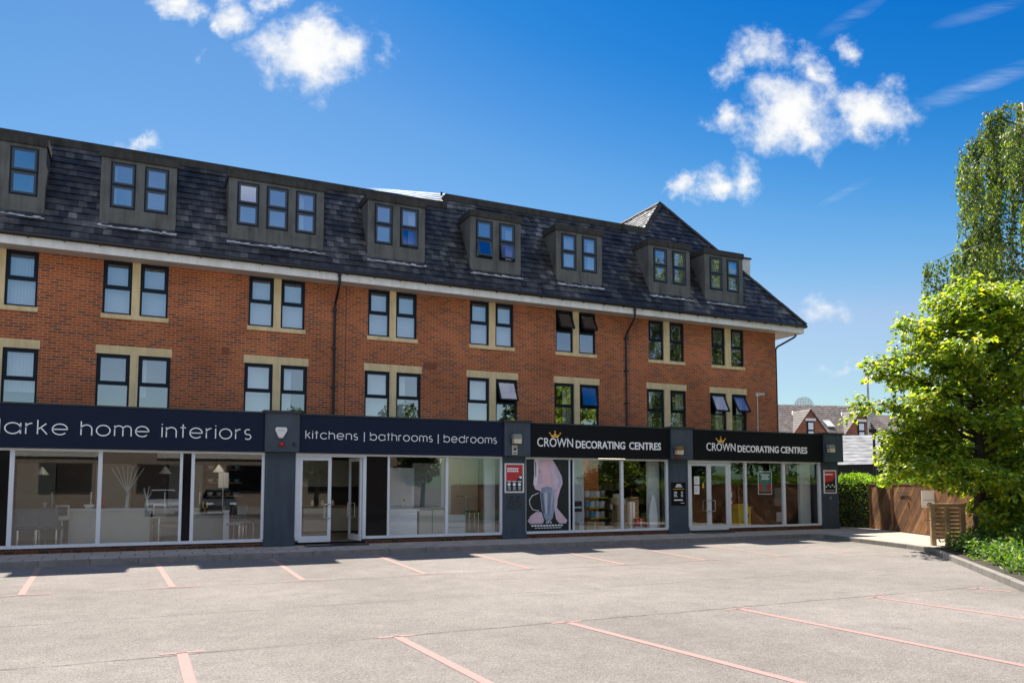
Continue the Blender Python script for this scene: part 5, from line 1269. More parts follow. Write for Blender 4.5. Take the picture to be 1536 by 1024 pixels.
# paint shop, right bay
t = thing('yellow_bin', 'yellow plastic bin behind the window under the teal poster', 'bin', (19.35, 21.7, .2))
m = MB(); m.prism([(19.12, .22), (19.08, .88), (19.66, .88), (19.62, .22)], 21.5, 21.95); m.build('body', M['yellow'], t, bevel=.02)
m = MB(); m.box(19.05, 19.69, 21.46, 21.99, .882, .94); m.box(19.15, 19.58, 21.55, 21.9, .94, 1.02); m.build('lid', M['yellow'], t, bevel=.015)
m = MB(); m.box(19.44, 19.52, 21.485, 21.498, .55, .68); m.build('mark', M['blackplast'], t)
t = thing('display_stand', 'narrow red display stand left of the yellow bin', 'display stand', (18.98, 21.8, .2))
m = MB(); m.box(18.88, 19.12, 21.85, 21.9, .9, 1.7); m.build('panel', M['red'], t)
m = MB(); m.box(18.9, 19.1, 21.83, 21.848, 1.28, 1.45); m.box(18.9, 19.1, 21.83, 21.848, 1.05, 1.13); m.build('print', M['letter'], t)
m = MB(); m.tube([(19.0, 21.88, .2), (19.0, 21.88, .9)], .02, 8); m.build('post', M['steel'], t)
t = thing('tinting_machine', 'black paint mixing machine behind the rightmost window', 'machine', (21.2, 22.2, .2))
m = MB(); m.box(20.75, 21.7, 22.0, 22.7, .2, 1.75); m.build('body', M['blackplast'], t, bevel=.03)
m = MB(); m.box(21.25, 21.62, 21.98, 21.998, .95, 1.6); m.build('panel', M['greypanel'], t)
m = MB(); m.box(21.3, 21.6, 21.96, 21.978, .35, .7); m.build('shelf_front', M['paleboard'], t)
m = MB(); m.box(20.9, 21.0, 21.98, 21.998, 1.3, 1.5); m.build('screen', M['redmat'], t)
t = thing('steel_handrail', 'thin pale upright rail inside the right paint shop bay', 'rail', (20.15, 22.4, .2))
m = MB(); m.tube([(20.15, 22.4, .2), (20.15, 22.4, 1.25)], .022, 8); m.build('post', M['steel'], t)
m = MB(); m.lathe((20.15, 22.4), [(.1, .2), (.1, .22)], 12); m.build('foot', M['steel'], t)
exec_after = []

# ================================================================== RIGHT SIDE: fence, hedge, trees
# fence of diagonal boards
FP = [(24.28, 20.3), (23.5, 18.75), (22.32, 16.5), (20.75, 13.45), (17.85, 7.9), (15.0, 2.4)]
fz0, fz1 = .14, 1.72
ft = thing('board_fence', 'stained brown fence of diagonal boards behind the pavement corner', 'fence', (FP[1][0], FP[1][1], .12))
for k in range(len(FP) - 1):
    a, b = Vector((*FP[k], 0)), Vector((*FP[k+1], 0)); d = (b - a); Lf = d.length; d.normalize(); n = Vector((d.y, -d.x, 0))
    if n.x > 0: n = -n
    m = MB(); H_ = fz1 - fz0; bwid = .16; step = bwid * math.sqrt(2)
    s = -H_
    while s < Lf:
        # diagonal board rising towards the near end: clip the strip to the panel rectangle
        poly = [(s, 0), (s + step - .012, 0), (s + step - .012 + H_, H_), (s + H_, H_)]
        def clip(poly, f):
            out = []
            for i in range(len(poly)):
                p, q = poly[i], poly[(i + 1) % len(poly)]; fp, fq = f(p), f(q)
                if fp >= 0: out.append(p)
                if fp * fq < 0: t_ = fp / (fp - fq); out.append((p[0] + (q[0]-p[0]) * t_, p[1] + (q[1]-p[1]) * t_))
            return out
        flip = (k == 0)
        poly = clip(poly, lambda p: p[0] - .02); poly = clip(poly, lambda p: Lf - .02 - p[0]) if poly else []
        if len(poly) > 2:
            dn = R.uniform(-.003, .003)
            P0 = [a + d * u + Vector((0, 0, fz0 + v)) + n * (.012 + dn) for u, v in poly]; P1 = [p - n * .022 for p in P0]
            i = len(m.v); q = len(P0); m.v += [tuple(p) for p in P0 + P1]
            m.f.append(tuple(i + j for j in range(q))); m.m.append(0); m.f.append(tuple(i + q + j for j in reversed(range(q)))); m.m.append(0)
            for j in range(q): m.f.append((i + j, i + q + j, i + q + (j + 1) % q, i + (j + 1) % q)); m.m.append(0)
        s += step
    m.build('board_panel', M['fence'], ft)
    m = MB(); up = Vector((0, 0, 1)); mid = (a + b) / 2
    m.obox(mid + up * (fz1 + .02) + n * .0, d, n, up, Lf / 2 - .05, .03, .02); m.obox(mid + up * .16 - n * .03, d, n, up, Lf / 2 - .05, .015, .06); m.build('rail', M['fence'], ft)
for (x, y) in FP[:-1]:
    m = MB(); m.box(x - .05, x + .05, y - .05, y + .05, .1, fz1 + .015); m.build('post', M['fence'], ft)
m = MB()
_a, _b = Vector((*FP[1], 0)), Vector((*FP[2], 0)); _d = (_b - _a).normalized(); _n = Vector((_d.y, -_d.x, 0)); _n = -_n if _n.x > 0 else _n
_c = _a + _d * .9 + Vector((0, 0, 1.45)) + _n * .05
m.obox(_c, _d, _n, Vector((0, 0, 1)), .38, .012, .012); m.obox(_c + _d * .2 - Vector((0, 0, .2)), _d, _n, Vector((0, 0, 1)), .03, .02, .03); m.build('gate_latch', M['steel'], ft)
# white notice on the fence
t = thing('notice_sign', 'white notice sign with blue line fixed to the brown fence', 'sign', (21.45, 15.1, .95))
_c = Vector((21.55, 15.45, 0)); _d = Vector((-.46, -.887, 0)).normalized()
rt = Vector((.903, -.429, 0)); nn = Vector((-.429, -.903, 0)) * -1
m = MB(); _c = Vector((22.0, 16.25, 1.27)); m.obox(_c, rt, nn, (0, 0, 1), .235, .01, .26); m.build('panel', M['letter'], t)
m = MB(); m.obox(_c - nn * .013 - Vector((0, 0, .03)), rt, nn, (0, 0, 1), .2, .002, .008); m.build('blue_line', M['bluefab'], t)
m = MB()
for k in (-.03, .03): m.obox(_c - nn * .013 + rt * k - Vector((0, 0, .13)), rt, nn, (0, 0, 1), .022, .002, .018)
m.build('small_mark', M['blackplast'], t)
m = MB(); m.obox(_c + nn * .03 - Vector((0, 0, .55)), rt, nn, (0, 0, 1), .03, .02, .58); m.build('post', M['fence'], t)
# wooden screen by the kerb
sc_o = Vector((18.71, 13.81, .12)); sr = Vector((.87, -.49, 0)).normalized(); sn = Vector((-sr.y, sr.x, 0))
if sn.y > 0: sn = -sn
t = thing('wooden_screen', 'small slatted wooden screen with three posts on the pavement edge by the tree', 'screen', tuple(sc_o))
up = Vector((0, 0, 1))
for u, w, h in ((.05, .06, 1.0), (.42, .055, .99), (.80, .06, 1.0)):
    m = MB(); m.obox(sc_o + sr * u + up * h / 2 + sn * .02, sr, sn, up, w, .05, h / 2); m.build('post', M['wood'], t, bevel=.006)
m = MB(); m.obox(sc_o + sr * .42 + up * 1.045, sr, sn, up, .46, .085, .045); m.build('top_rail', M['wood'], t, bevel=.006)
for k in range(8):
    m = MB(); m.obox(sc_o + sr * .42 + up * (.2 + k * .103) - sn * .055, sr, sn, up, .40, .012, .038); m.build('slat', M['wood'], t)
m = MB(); m.tube([sc_o + sr * -.2 + up * .66 + sn * .1, sc_o + sr * .38 + up * .665 + sn * .1], .014, 8); m.build('rod', M['wood'], t)

# ---------------- foliage builders
def leaf(m, p, d, n, L_, W_, fold=.25, lobes=False):
    """one leaf: base p, along d, facing n"""
    s = d.cross(n)
    if s.length < 1e-4: return
    s.normalize(); n = s.cross(d).normalized()
    i = len(m.v)
    if lobes:
        mid0, mid1 = p, p + d * L_
        l1 = p + d * L_ * .28 + s * W_ * .55 + n * fold * W_; l2 = p + d * L_ * .62 + s * W_ * .38 + n * fold * W_ * .6
        r1 = p + d * L_ * .28 - s * W_ * .55 + n * fold * W_; r2 = p + d * L_ * .62 - s * W_ * .38 + n * fold * W_ * .6
        m.v += [tuple(x) for x in (mid0, l1, l2, mid1, r2, r1)]
        m.f.append((i, i + 3, i + 2, i + 1)); m.f.append((i, i + 5, i + 4, i + 3)); m.m += [m.mi] * 2
    else:
        l1 = p + d * L_ * .45 + s * W_ * .5 + n * fold * W_; r1 = p + d * L_ * .45 - s * W_ * .5 + n * fold * W_
        m.v += [tuple(x) for x in (p, l1, p + d * L_, r1)]
        m.f.append((i, i + 2, i + 1)); m.f.append((i, i + 3, i + 2)); m.m += [m.mi] * 2
def rv(a=1.):
    while True:
        v = Vector((R.uniform(-1, 1), R.uniform(-1, 1), R.uniform(-1, 1)))
        if .05 < v.length < 1: return v * a
def spray(m, c, d, n_leaf, size, rad_, droop=.35):
    """flat, slightly drooping whorl of leaves about a twig end"""
    for _ in range(n_leaf):
        a = R.uniform(0, 2 * math.pi); rr = rad_ * math.sqrt(R.random())
        h = Vector((math.cos(a), math.sin(a), 0))
        p = c + h * rr + Vector((0, 0, R.uniform(-.4, .4) * rad_ - rr * .25))
        dl = (h * R.uniform(.4, 1.) + d * .5 + rv(.5) + Vector((0, 0, -droop - R.random() * .5))).normalized()
        nn_ = (Vector((0, 0, 1)) + rv(.55)).normalized()
        L_ = size * R.uniform(.6, 1.25); leaf(m, p, dl, nn_, L_, L_ * R.uniform(.75, .95), R.uniform(.05, .35), True)

def maple(base, name_label):
    t = thing('maple_tree', name_label, 'tree', tuple(base))
    tr = MB(); lf = MB(); base = Vector(base)
    top = base + Vector((.12, -.1, 6.55))
    tp = [base + (top - base) * f + Vector((.05 * math.sin(f * 9), .05 * math.cos(f * 7), 0)) for f in [k / 10 for k in range(11)]]
    tr.tube([p for p in tp], [.15 * (1 - .85 * k / 10) + .01 for k in range(11)], 9)
    Rt = Vector((.903, -.429, 0)); Fw = Vector((.429, .903, 0))
    def limb(h, ang, ln, rise, dens=1.):
        # ang measured from the picture-left direction, turning away from the photographer
        dirv = (-Rt * math.cos(ang) + Fw * math.sin(ang)).normalized()
        p = base + (top - base) * (h / 6.9); pts = [p.copy()]; n = 7
        cur = dirv * 1.0 + Vector((0, 0, rise)); cur.normalize()
        for q in range(n):
            cur = (cur + Vector((0, 0, -.11)) * (q / n) + rv(.16)).normalized(); p = p + cur * ln / n; pts.append(p.copy())
        r0 = .018 + .016 * ln
        tr.tube(pts, [r0 * (1 - .85 * k / n) + .004 for k in range(n + 1)], 6)
        for q in range(2, n + 1):
            nt_ = 3 if q < n else 4
            for _ in range(int(nt_ * dens + R.random())):
                side = rv(); side = (side - cur * side.dot(cur)).normalized(); side.z *= .45
                tl = R.uniform(.22, .62) * (.6 + .4 * ln / 3)
                dtw = (side * .9 + cur * .6 + Vector((0, 0, R.uniform(-.15, .3)))).normalized(); e = pts[q] + dtw * tl
                tr.tube([pts[q], pts[q] + dtw * tl * .5 + Vector((0, 0, .03)), e], [.009, .006, .003], 4, False)
                spray(lf, e, dtw, R.randint(17, 27), .125, .24); spray(lf, pts[q] + dtw * tl * .5, dtw, R.randint(5, 10), .12, .2)
    # profile: reach on each side against height
    def reach(h):
        P = [(.6, 1.6), (1.4, 2.0), (2.2, 2.3), (3.2, 2.7), (4.2, 2.9), (5.0, 2.2), (5.8, 1.55), (6.5, .95), (7.3, .45)]
        for (a, ra), (b, rb_) in zip(P[:-1], P[1:]):
            if a <= h <= b: return ra + (rb_ - ra) * (h - a) / (b - a)
        return P[0][1] if h < .6 else .5
    h = .75; k = 0; ga = 0
    while h < 6.5:
        for _ in range(2 if h < 6.3 else 3):
            ga += 2.39996 + R.uniform(-.35, .35)
            ln = reach(h) * R.uniform(.55, .95)
            toleft = math.cos(ga)
            if h < 2.35 and toleft > -.25: continue
            if toleft > .2 and h < 3.6: ln *= .76
            limb(h, ga, ln, .55 + .12 * h / 3 + R.uniform(-.15, .15), .85)
        h += .205
    # strong limb reaching left over the pavement, and low boughs to the near right
    limb(3.35, .05, 2.75, .42, 1.25); limb(3.0, -.25, 2.0, .5, 1.1); limb(3.8, .3, 2.4, .5, 1.2); limb(2.6, .2, 1.8, .25, 1.1); limb(2.25, .15, 2.0, .12, 1.2); limb(2.1, -.35, 1.7, .05, 1.1); limb(2.4, .5, 1.8, .15, 1.2); limb(2.55, -.1, 1.9, .12, 1.2); limb(2.9, .35, 2.0, .25, 1.2); limb(2.3, .8, 2.0, .2, 1.1)
    for (hh, an, ln, ri) in ((1.0, 2.6, 1.5, .1), (1.25, -2.3, 1.7, .15), (.8, -2.0, 1.4, .2), (1.5, -2.7, 2.0, .1), (1.7, -1.8, 1.5, .05), (2.2, -2.4, 2.0, .15), (.65, -2.6, 1.3, .2)): limb(hh, an, ln, ri, 1.)
    for (hh, an, ln, ri) in ((1.15, -1.35, 1.3, .0), (1.5, -1.6, 1.7, -.05), (1.0, -1.95, 1.6, -.05), (1.7, -2.1, 2.1, -.1), (1.3, -2.5, 2.1, -.12), (.8, -2.4, 1.8, -.02), (1.9, -2.7, 2.5, -.1), (1.2, 3.0, 1.8, 0), (2.1, -1.5, 1.8, -.02), (2.2, -1.1, 1.7, .02), (.55, -2.2, 1.5, .08), (.5, -2.9, 1.6, .1)): limb(hh, an, ln, ri, 1.15)
    for _ in range(5): spray(lf, top + rv(.25) + Vector((0, 0, .1)), Vector((0, 0, 1)), 14, .15, .25)
    tr.build('trunk', M['bark'], t, smooth=True); lf.build('crown', M['maple'], t); return t
maple((19.32, 12.9, .1), 'bright green maple behind the wooden screen with low layered boughs')

def birch(base, H_, spread, label, nb=72, strands=8, leafn=34, size=.12, mt='birch'):
    t = thing('birch_tree', label, 'tree', tuple(base)); tr = MB(); lf = MB(); base = Vector(base)
    tp = [base + Vector((.25 * math.sin(f * 3), .2 * math.sin(f * 4 + 1), H_ * .84 * f)) for f in [k / 10 for k in range(11)]]
    tr.tube(tp, [.2 * (1 - .9 * k / 10) + .012 for k in range(11)], 8)
    for k in range(nb):
        f = .28 + .72 * (k + R.random()) / nb; fi = min(9, int(f * 10)); p0 = tp[fi] + (tp[fi + 1] - tp[fi]) * (f * 10 - fi)
        an = k * 2.39996 + R.uniform(-.4, .4); d = Vector((math.cos(an), math.sin(an), 0))
        ln = spread * (1.05 - .62 * max(0, f - .3) / .7) * R.uniform(.5, 1.15); pts = [p0.copy()]; p = p0.copy(); cur = (d + Vector((0, 0, 1.0))).normalized(); n = 7
        for q in range(n):
            cur = (cur + Vector((0, 0, -.21)) + rv(.12)).normalized(); p = p + cur * ln / n; pts.append(p.copy())
        tr.tube(pts, [.028 * (1 - .85 * q / n) + .004 for q in range(n + 1)], 5, False)
        for q in range(2, n + 1):
            for _ in range(R.randint(3, strands + 2) if q > 3 else 3):
                s = pts[q] + rv(.22); L_ = R.uniform(.5, 1.5) * (1.2 if q > 4 else .8); ph = R.uniform(0, 6)
                dx_ = Vector((R.uniform(-.18, .18), R.uniform(-.18, .18), 0)); prev = s
                seg = [s + dx_ * f_ * L_ + Vector((.03 * math.sin(ph + 4 * f_), 0, -L_ * f_ + .12 * math.sin(f_ * 3.1))) for f_ in (0, .33, .66, 1)]
                tr.tube(seg, .004, 3, False)
                for _2 in range(int(leafn * L_ * .8)):
                    f_ = R.random() ** .8; q2 = min(2, int(f_ * 3)); pp = seg[q2] + (seg[q2 + 1] - seg[q2]) * (f_ * 3 - q2) + rv(.09)
                    dl = (Vector((0, 0, -1)) + rv(.75)).normalized(); leaf(lf, pp, dl, rv().normalized(), size * R.uniform(.6, 1.2), size * .62, .15)
    tr.build('trunk', M['birchbark'], t, smooth=True); lf.build('crown', M[mt], t); return t
birch((25.75, 15.3, 0), 16.9, 4.7, 'tall weeping birch with drooping strands rising behind the maple')

def leafmass(m, inside, box_, n, size, shell=None):
    (x0, x1), (y0, y1), (z0, z1) = box_; c = 0; tries = 0
    while c < n and tries < n * 30:
        tries += 1; p = Vector((R.uniform(x0, x1), R.uniform(y0, y1), R.uniform(z0, z1)))
        if not inside(p): continue
        leaf(m, p, (rv() + Vector((0, 0, .4))).normalized(), (rv() + Vector((0, 0, .6))).normalized(), size * R.uniform(.6, 1.3), size * R.uniform(.5, .8), .2); c += 1
# hedge: runs out from the shop corner and along behind the fence
t = thing('clipped_hedge', 'clipped green hedge with bright top between the shop corner and the brown fence', 'hedge', (24.8, 20.6, 0))
HP = [(23.75, 22.9), (24.75, 21.6), (24.9, 19.8), (23.25, 16.6), (22.2, 14.5)]
lf = MB(); core = MB()
for k in range(len(HP) - 1):
    a, b = Vector((*HP[k], 0)), Vector((*HP[k+1], 0)); d = (b - a); L_ = d.length; d.normalize(); n = Vector((-d.y, d.x, 0))
    core.obox((a + b) / 2 + Vector((0, 0, .88)), d, n, (0, 0, 1), L_ / 2 + .1, .36, .86)
    for _ in range(int(L_ * 1900)):
        u = R.uniform(-.2, L_ + .2)
        hgt = 1.98 + .09 * math.sin(u * 2.3 + k) + .06 * math.sin(u * 5.1)
        r_ = R.random()
        if r_ < .42: v = R.uniform(-.5, .5); z = hgt - abs(R.gauss(0, .07)) + (R.random() < .08) * R.uniform(0, .14); nn_ = Vector((0, 0, 1))
        else: sd = R.choice((-1, 1)); v = sd * (.5 - abs(R.gauss(0, .06))); z = R.uniform(.1, hgt); nn_ = n * sd
        p = a + d * u + n * v + Vector((0, 0, z))
        leaf(lf, p, (rv() + nn_ * .5 + Vector((0, 0, .3))).normalized(), (nn_ + rv(.8)).normalized(), .085 * R.uniform(.6, 1.3), .055 * R.uniform(.7, 1.2), .2)
core.build('branch_core', M['bark'], t); lf.build('foliage', M['hedge'], t)
# low shrubs in the bed
def shrub(x, y, h, w, lab, n=420, size=.1):
    t = thing('low_shrub', lab, 'shrub', (x, y, .1), 'shrubs in the planted bed'); st = MB(); lf = MB()
    for k in range(14):
        a = R.uniform(0, 6.28); r_ = w * math.sqrt(R.random()); e = Vector((x + r_ * math.cos(a), y + r_ * math.sin(a), .11 + h * R.uniform(.5, 1) * (1 - .4 * r_ / w)))
        st.tube([(x + .1 * math.cos(a), y + .1 * math.sin(a), .1), ((x + e.x) / 2, (y + e.y) / 2, e.z * .75), e], [.01, .007, .003], 4, False)
        for _ in range(n // 14):
            p = e + rv(.2) + Vector((0, 0, -R.random() * e.z * .55)); leaf(lf, p, (rv() + Vector((0, 0, .2))).normalized(), (rv(.8) + Vector((0, 0, 1))).normalized(), size * R.uniform(.6, 1.3), size * .6, .2)
    st.build('stems', M['bark'], t); lf.build('foliage', M['shrub'], t)
SHR = [(17.75, 12.15, .35, .4), (17.0, 11.3, .38, .45), (16.2, 10.45, .35, .45), (15.4, 9.6, .38, .45), (14.55, 8.75, .35, .45), (18.95, 12.9, .45, .5), (18.3, 12.2, .4, .55), (17.6, 11.5, .5, .6), (18.6, 11.6, .8, .6), (16.8, 10.6, .45, .6), (17.9, 10.6, .9, .7), (16.0, 9.7, .5, .6), (17.0, 9.4, .9, .7), (15.1, 8.7, .45, .6), (16.0, 8.3, .9, .7), (14.1, 7.4, .5, .6), (20.1, 13.4, .7, .5)]
SHL = ['small shrub spilling over the kerb nearest the screen', 'small shrub spilling over the kerb, second from the screen', 'small shrub spilling over the kerb, third from the screen', 'small shrub spilling over the kerb, fourth from the screen', 'small shrub spilling over the kerb, fifth from the screen', 'low bright shrub just right of the wooden screen', 'low shrub at the kerb in front of the maple trunk', 'low spreading shrub on the kerb, third from the wooden screen', 'taller shrub at the foot of the fence beside the maple trunk', 'low shrub on the kerb, fourth from the wooden screen', 'taller shrub at the foot of the fence, second from the maple trunk',
       'low shrub on the kerb, fifth from the wooden screen', 'taller shrub by the fence, third from the maple trunk', 'low shrub near the right end of the kerb', 'taller shrub by the fence at the right edge', 'low shrub at the bottom right, last along the kerb', 'small shrub tucked behind the wooden screen']
for (x, y, h, w), lab in zip(SHR, SHL): shrub(x, y, h, w, lab)

# ================================================================== BACKGROUND
# row house with two gables
hv = Vector((.731, .682, 0)); hr0 = Vector((.682, -.731, 0)); ha = rad(33)
hx = (hr0 * math.cos(ha) + hv * math.sin(ha)).normalized(); hy = Vector((-hx.y, hx.x, 0))
def tiles(m, P, nu, nv, lift=.02):
    """roof quad split into tile strips; P = eave-left, eave-right, ridge-right, ridge-left"""
    a, b, c, d = [Vector(p) for p in P]; n = (b - a).cross(d - a).normalized()
    for j in range(nv):
        for i in range(nu):
            u0, u1, v0, v1 = i / nu, (i + 1) / nu, j / nv, (j + 1) / nv
            q = lambda u, v: (a + (b - a) * u) * (1 - v) + (d + (c - d) * u) * v
            m.face([q(u0, v0) + n * lift, q(u1, v0) + n * lift, q(u1, v1), q(u0, v1)])
def H(o, x, y, z): return o + hx * x + hy * y + Vector((0, 0, z))
ho = Vector((52.9, 50.3, 0)) - hx * 8.3
house = thing('gabled_house', 'brick house with two pointed gables beyond the corner pillar', 'house', tuple(ho))
m = MB(); q = lambda x, y, z: H(ho, x, y, z)
EV, RG, WD = 6.3, 9.2, 7.0
GX = (8.3, 13.3); GW = 1.75; GZ = 8.45
m.face([q(0, 0, 0), q(16.5, 0, 0), q(16.5, 0, EV), q(0, 0, EV)]); m.face([q(16.5, 0, 0), q(16.5, WD, 0), q(16.5, WD, EV), q(16.5, WD / 2, RG - .1), q(16.5, 0, EV)]); m.face([q(0, WD, 0), q(0, 0, 0), q(0, 0, EV), q(0, WD / 2, RG - .1), q(0, WD, EV)])
for gx in GX: m.face([q(gx - GW, -.04, 5.2), q(gx + GW, -.04, 5.2), q(gx + GW, -.04, GZ - 2.3), q(gx, -.04, GZ - .08), q(gx - GW, -.04, GZ - 2.3)])
m.build('wall', M['house_brick'], house)
m = MB(); tiles(m, [q(-.2, -.3, EV - .25), q(16.7, -.3, EV - .25), q(16.7, WD / 2, RG), q(-.2, WD / 2, RG)], 60, 16); tiles(m, [q(16.7, WD + .3, EV - .25), q(-.2, WD + .3, EV - .25), q(-.2, WD / 2, RG), q(16.7, WD / 2, RG)], 20, 6)
for gx in GX:
    yb = (GZ - EV + .25) / ((RG - EV + .25) / (WD / 2 + .3)) - .3; ylo = 0.05
    tiles(m, [q(gx - GW - .15, .0 + (GZ - 2.45 - EV) * .3 + .25, GZ - 2.45), q(gx - GW - .15, -.22, GZ - 2.45), q(gx, -.22, GZ), q(gx, yb, GZ)], 12, 10)
    tiles(m, [q(gx + GW + .15, -.22, GZ - 2.45), q(gx + GW + .15, .25, GZ - 2.45), q(gx, yb, GZ), q(gx, -.22, GZ)], 12, 10)
rf = m.build('roof', M['tile'], house)
for gx in GX:
    m = MB(); m.tube([q(gx - GW - .15, .3, GZ - 2.4), q(gx - .05, yb, GZ + .02)], .07, 6); m.build('valley_flashing', M['white'], rf)
for gx in GX:
    m = MB(); c = q(gx, -.08, 6.55); m.obox(c, hx, hy, (0, 0, 1), .34, .05, .82); wn_ = m.build('window', M['navyframe'], house)
    m = MB(); m.obox(c - hy * .06 + Vector((0, 0, .38)), hx, hy, (0, 0, 1), .24, .012, .30); m.obox(c - hy * .06 - Vector((0, 0, .38)), hx, hy, (0, 0, 1), .24, .012, .30); m.build('pane', M['blind'], wn_)
    m = MB(); m.obox(q(gx, -.1, 7.5), hx, hy, (0, 0, 1), .5, .06, .11); m.build('lintel', M['white'], wn_)
m = MB(); m.obox(q(10.8, 1.0, EV + .62 + .35), hx, (hy * .8 + Vector((0, 0, .6))), (Vector((0, 0, .8)) - hy * .6), .35, .5, .05); m.build('skylight', M['paleboard'], house)
# plain roof further right
ho2 = Vector((61, 50.5, 0)); house2 = thing('far_house', 'low brick house with brown hipped roof right of the gabled house', 'house', tuple(ho2))
q2 = lambda x, y, z: H(ho2, x, y, z)
m = MB()
for (P) in ([(0, 0), (12, 0)], [(12, 0), (12, 8)], [(12, 8), (0, 8)], [(0, 8), (0, 0)]): m.face([q2(*P[0], 0), q2(*P[1], 0), q2(*P[1], 6.6), q2(*P[0], 6.6)])
m.build('wall', M['house_brick'], house2)
m = MB(); tiles(m, [q2(-.3, -.3, 6.5), q2(12.3, -.3, 6.5), q2(9, 4, 8.7), q2(1.2, 4, 8.7)], 30, 10); tiles(m, [q2(12.3, -.3, 6.5), q2(12.3, 8.3, 6.5), q2(9, 4.02, 8.7), q2(9, 4, 8.7)], 12, 8); tiles(m, [q2(-.3, 8.3, 6.5), q2(-.3, -.3, 6.5), q2(1.2, 4, 8.7), q2(1.2, 4.02, 8.7)], 12, 8); tiles(m, [q2(12.3, 8.3, 6.5), q2(-.3, 8.3, 6.5), q2(1.2, 4, 8.7), q2(9, 4, 8.7)], 12, 8)
m.build('roof', M['tile'], house2)
# low shed with pale roof
so_ = Vector((31.6, 31.8, 0)); shed = thing('low_shed', 'low dark shed with pale grey sheeted roof behind the hedge', 'shed', tuple(so_))
s3 = lambda x, y, z: so_ + hr0 * x + hv * y + Vector((0, 0, z))
m = MB(); m.face([s3(0, 0, 0), s3(5.2, 0, 0), s3(5.2, 0, 2.75), s3(0, 0, 2.75)]); m.face([s3(5.2, 0, 0), s3(5.2, 6, 0), s3(5.2, 6, 4.7), s3(5.2, 0, 2.75)]); m.face([s3(0, 6, 0), s3(0, 0, 0), s3(0, 0, 2.75), s3(0, 6, 4.7)]); m.face([s3(5.2, 6, 0), s3(0, 6, 0), s3(0, 6, 4.7), s3(5.2, 6, 4.7)])
m.build('wall', M['blackplast'], shed)
m = MB(); tiles(m, [s3(-.3, -.3, 2.75), s3(5.4, -.25, 2.82), s3(5.4, 4.6, 4.62), s3(-.3, 4.6, 4.62)], 4, 9, .012); m.build('roof', M['shedroof'], shed)
# street lamp, slim mast, far floodlight mast
lp = Vector((30.85, 25.5, 0)); t = thing('street_lamp', 'black street lamp post with short arm behind the hedge', 'street lamp', tuple(lp))
m = MB(); m.tube([lp, lp + up * 4.2], [.09, .055], 10); m.build('pole', M['blackplast'], t)
m = MB(); m.tube([lp + up * 4.18, lp + up * 4.2 + hr0 * .7], .03, 8); m.build('arm', M['blackplast'], t)
m = MB(); m.obox(lp + up * 4.25 - hr0 * .05, hr0, hv, up, .16, .12, .09); m.build('lamp_head', M['blackplast'], t, bevel=.02)
lp = Vector((47.1, 39.3, 0)); t = thing('slim_mast', 'slim pale mast rising over the far roofs beside the maple', 'mast', tuple(lp))
m = MB(); m.tube([lp, lp + up * 9.6], [.13, .07], 8); m.build('pole', M['lead'], t)
m = MB(); m.obox(lp + up * 9.65, hr0, hv, up, .16, .16, .05); m.build('top_cap', M['lead'], t)
fl = Vector((216, 208, 0)); t = thing('floodlight_mast', 'distant round lattice floodlight head above the gabled roof', 'floodlight mast', tuple(fl))
m = MB(); m.tube([fl, fl + up * 30], [.5, .35], 8); m.build('mast', M['lead'], t)
m = MB()
for k in range(-6, 7):
    x = k * .55; h = 4.0 * math.sqrt(max(.05, 1 - (k / 6.6) ** 2))
    m.tube([fl + hr0 * x + up * 29.6, fl + hr0 * x + up * (30 + h)], .09, 4)
for j in range(8):
    z = j * .55; w = 3.4 * math.sqrt(max(.05, 1 - (z / 4.4) ** 2)); m.tube([fl - hr0 * w + up * (30 + z), fl + hr0 * w + up * (30 + z)], .08, 4)
m.build('lattice', M['greypanel'], t)
m = MB()
for k in range(-5, 6, 1):
    for j in range(6):
        if (k / 6.2) ** 2 + (j * .62 / 4.2) ** 2 < .9 and (k + j) % 2 == 0: m.obox(fl + hr0 * k * .55 + up * (30.2 + j * .62) - hv * .2, hr0, hv, up, .2, .15, .2)
m.build('lamp', M['lead'], t)
# van behind the hedge
vo = Vector((36.6, 30.3, 0)); t = thing('parked_van', 'white van whose roof shows over the hedge beside the lamp post', 'van', tuple(vo))
vx = (hr0 * .9 + hv * .4).normalized(); vy_ = Vector((-vx.y, vx.x, 0))
def vpoly(m, prof, w):
    n = len(prof); A = [vo + vx * x + vy_ * -w + up * z for x, z in prof]; B = [vo + vx * x + vy_ * w + up * z for x, z in prof]
    m.face(A); m.face(B[::-1])
    for k in range(n): m.face([A[k], B[k], B[(k + 1) % n], A[(k + 1) % n]])
m = MB(); vpoly(m, [(-2.4, .4), (2.5, .4), (2.55, .95), (1.9, 1.15), (1.3, 1.95), (1.0, 2.2), (-2.3, 2.25), (-2.4, 2.1)], .95); m.build('body', M['vanwhite'], t, bevel=.05)
m = MB(); vpoly(m, [(1.28, 1.9), (1.86, 1.18), (.7, 1.18), (.7, 1.9)], .955); m.build('window', M['tint'], t)
for x in (-1.6, 1.6):
    for s_ in (-.9, .9):
        m = MB(); c = vo + vx * x + vy_ * s_ + up * .36; m.tube([c - vy_ * .12, c + vy_ * .12], .36, 18); wv = m.build('wheel', M['rubber'], t)
        m = MB(); m.tube([c - vy_ * .125, c + vy_ * .125], .2, 14); m.build('rim', M['steel'], wv)

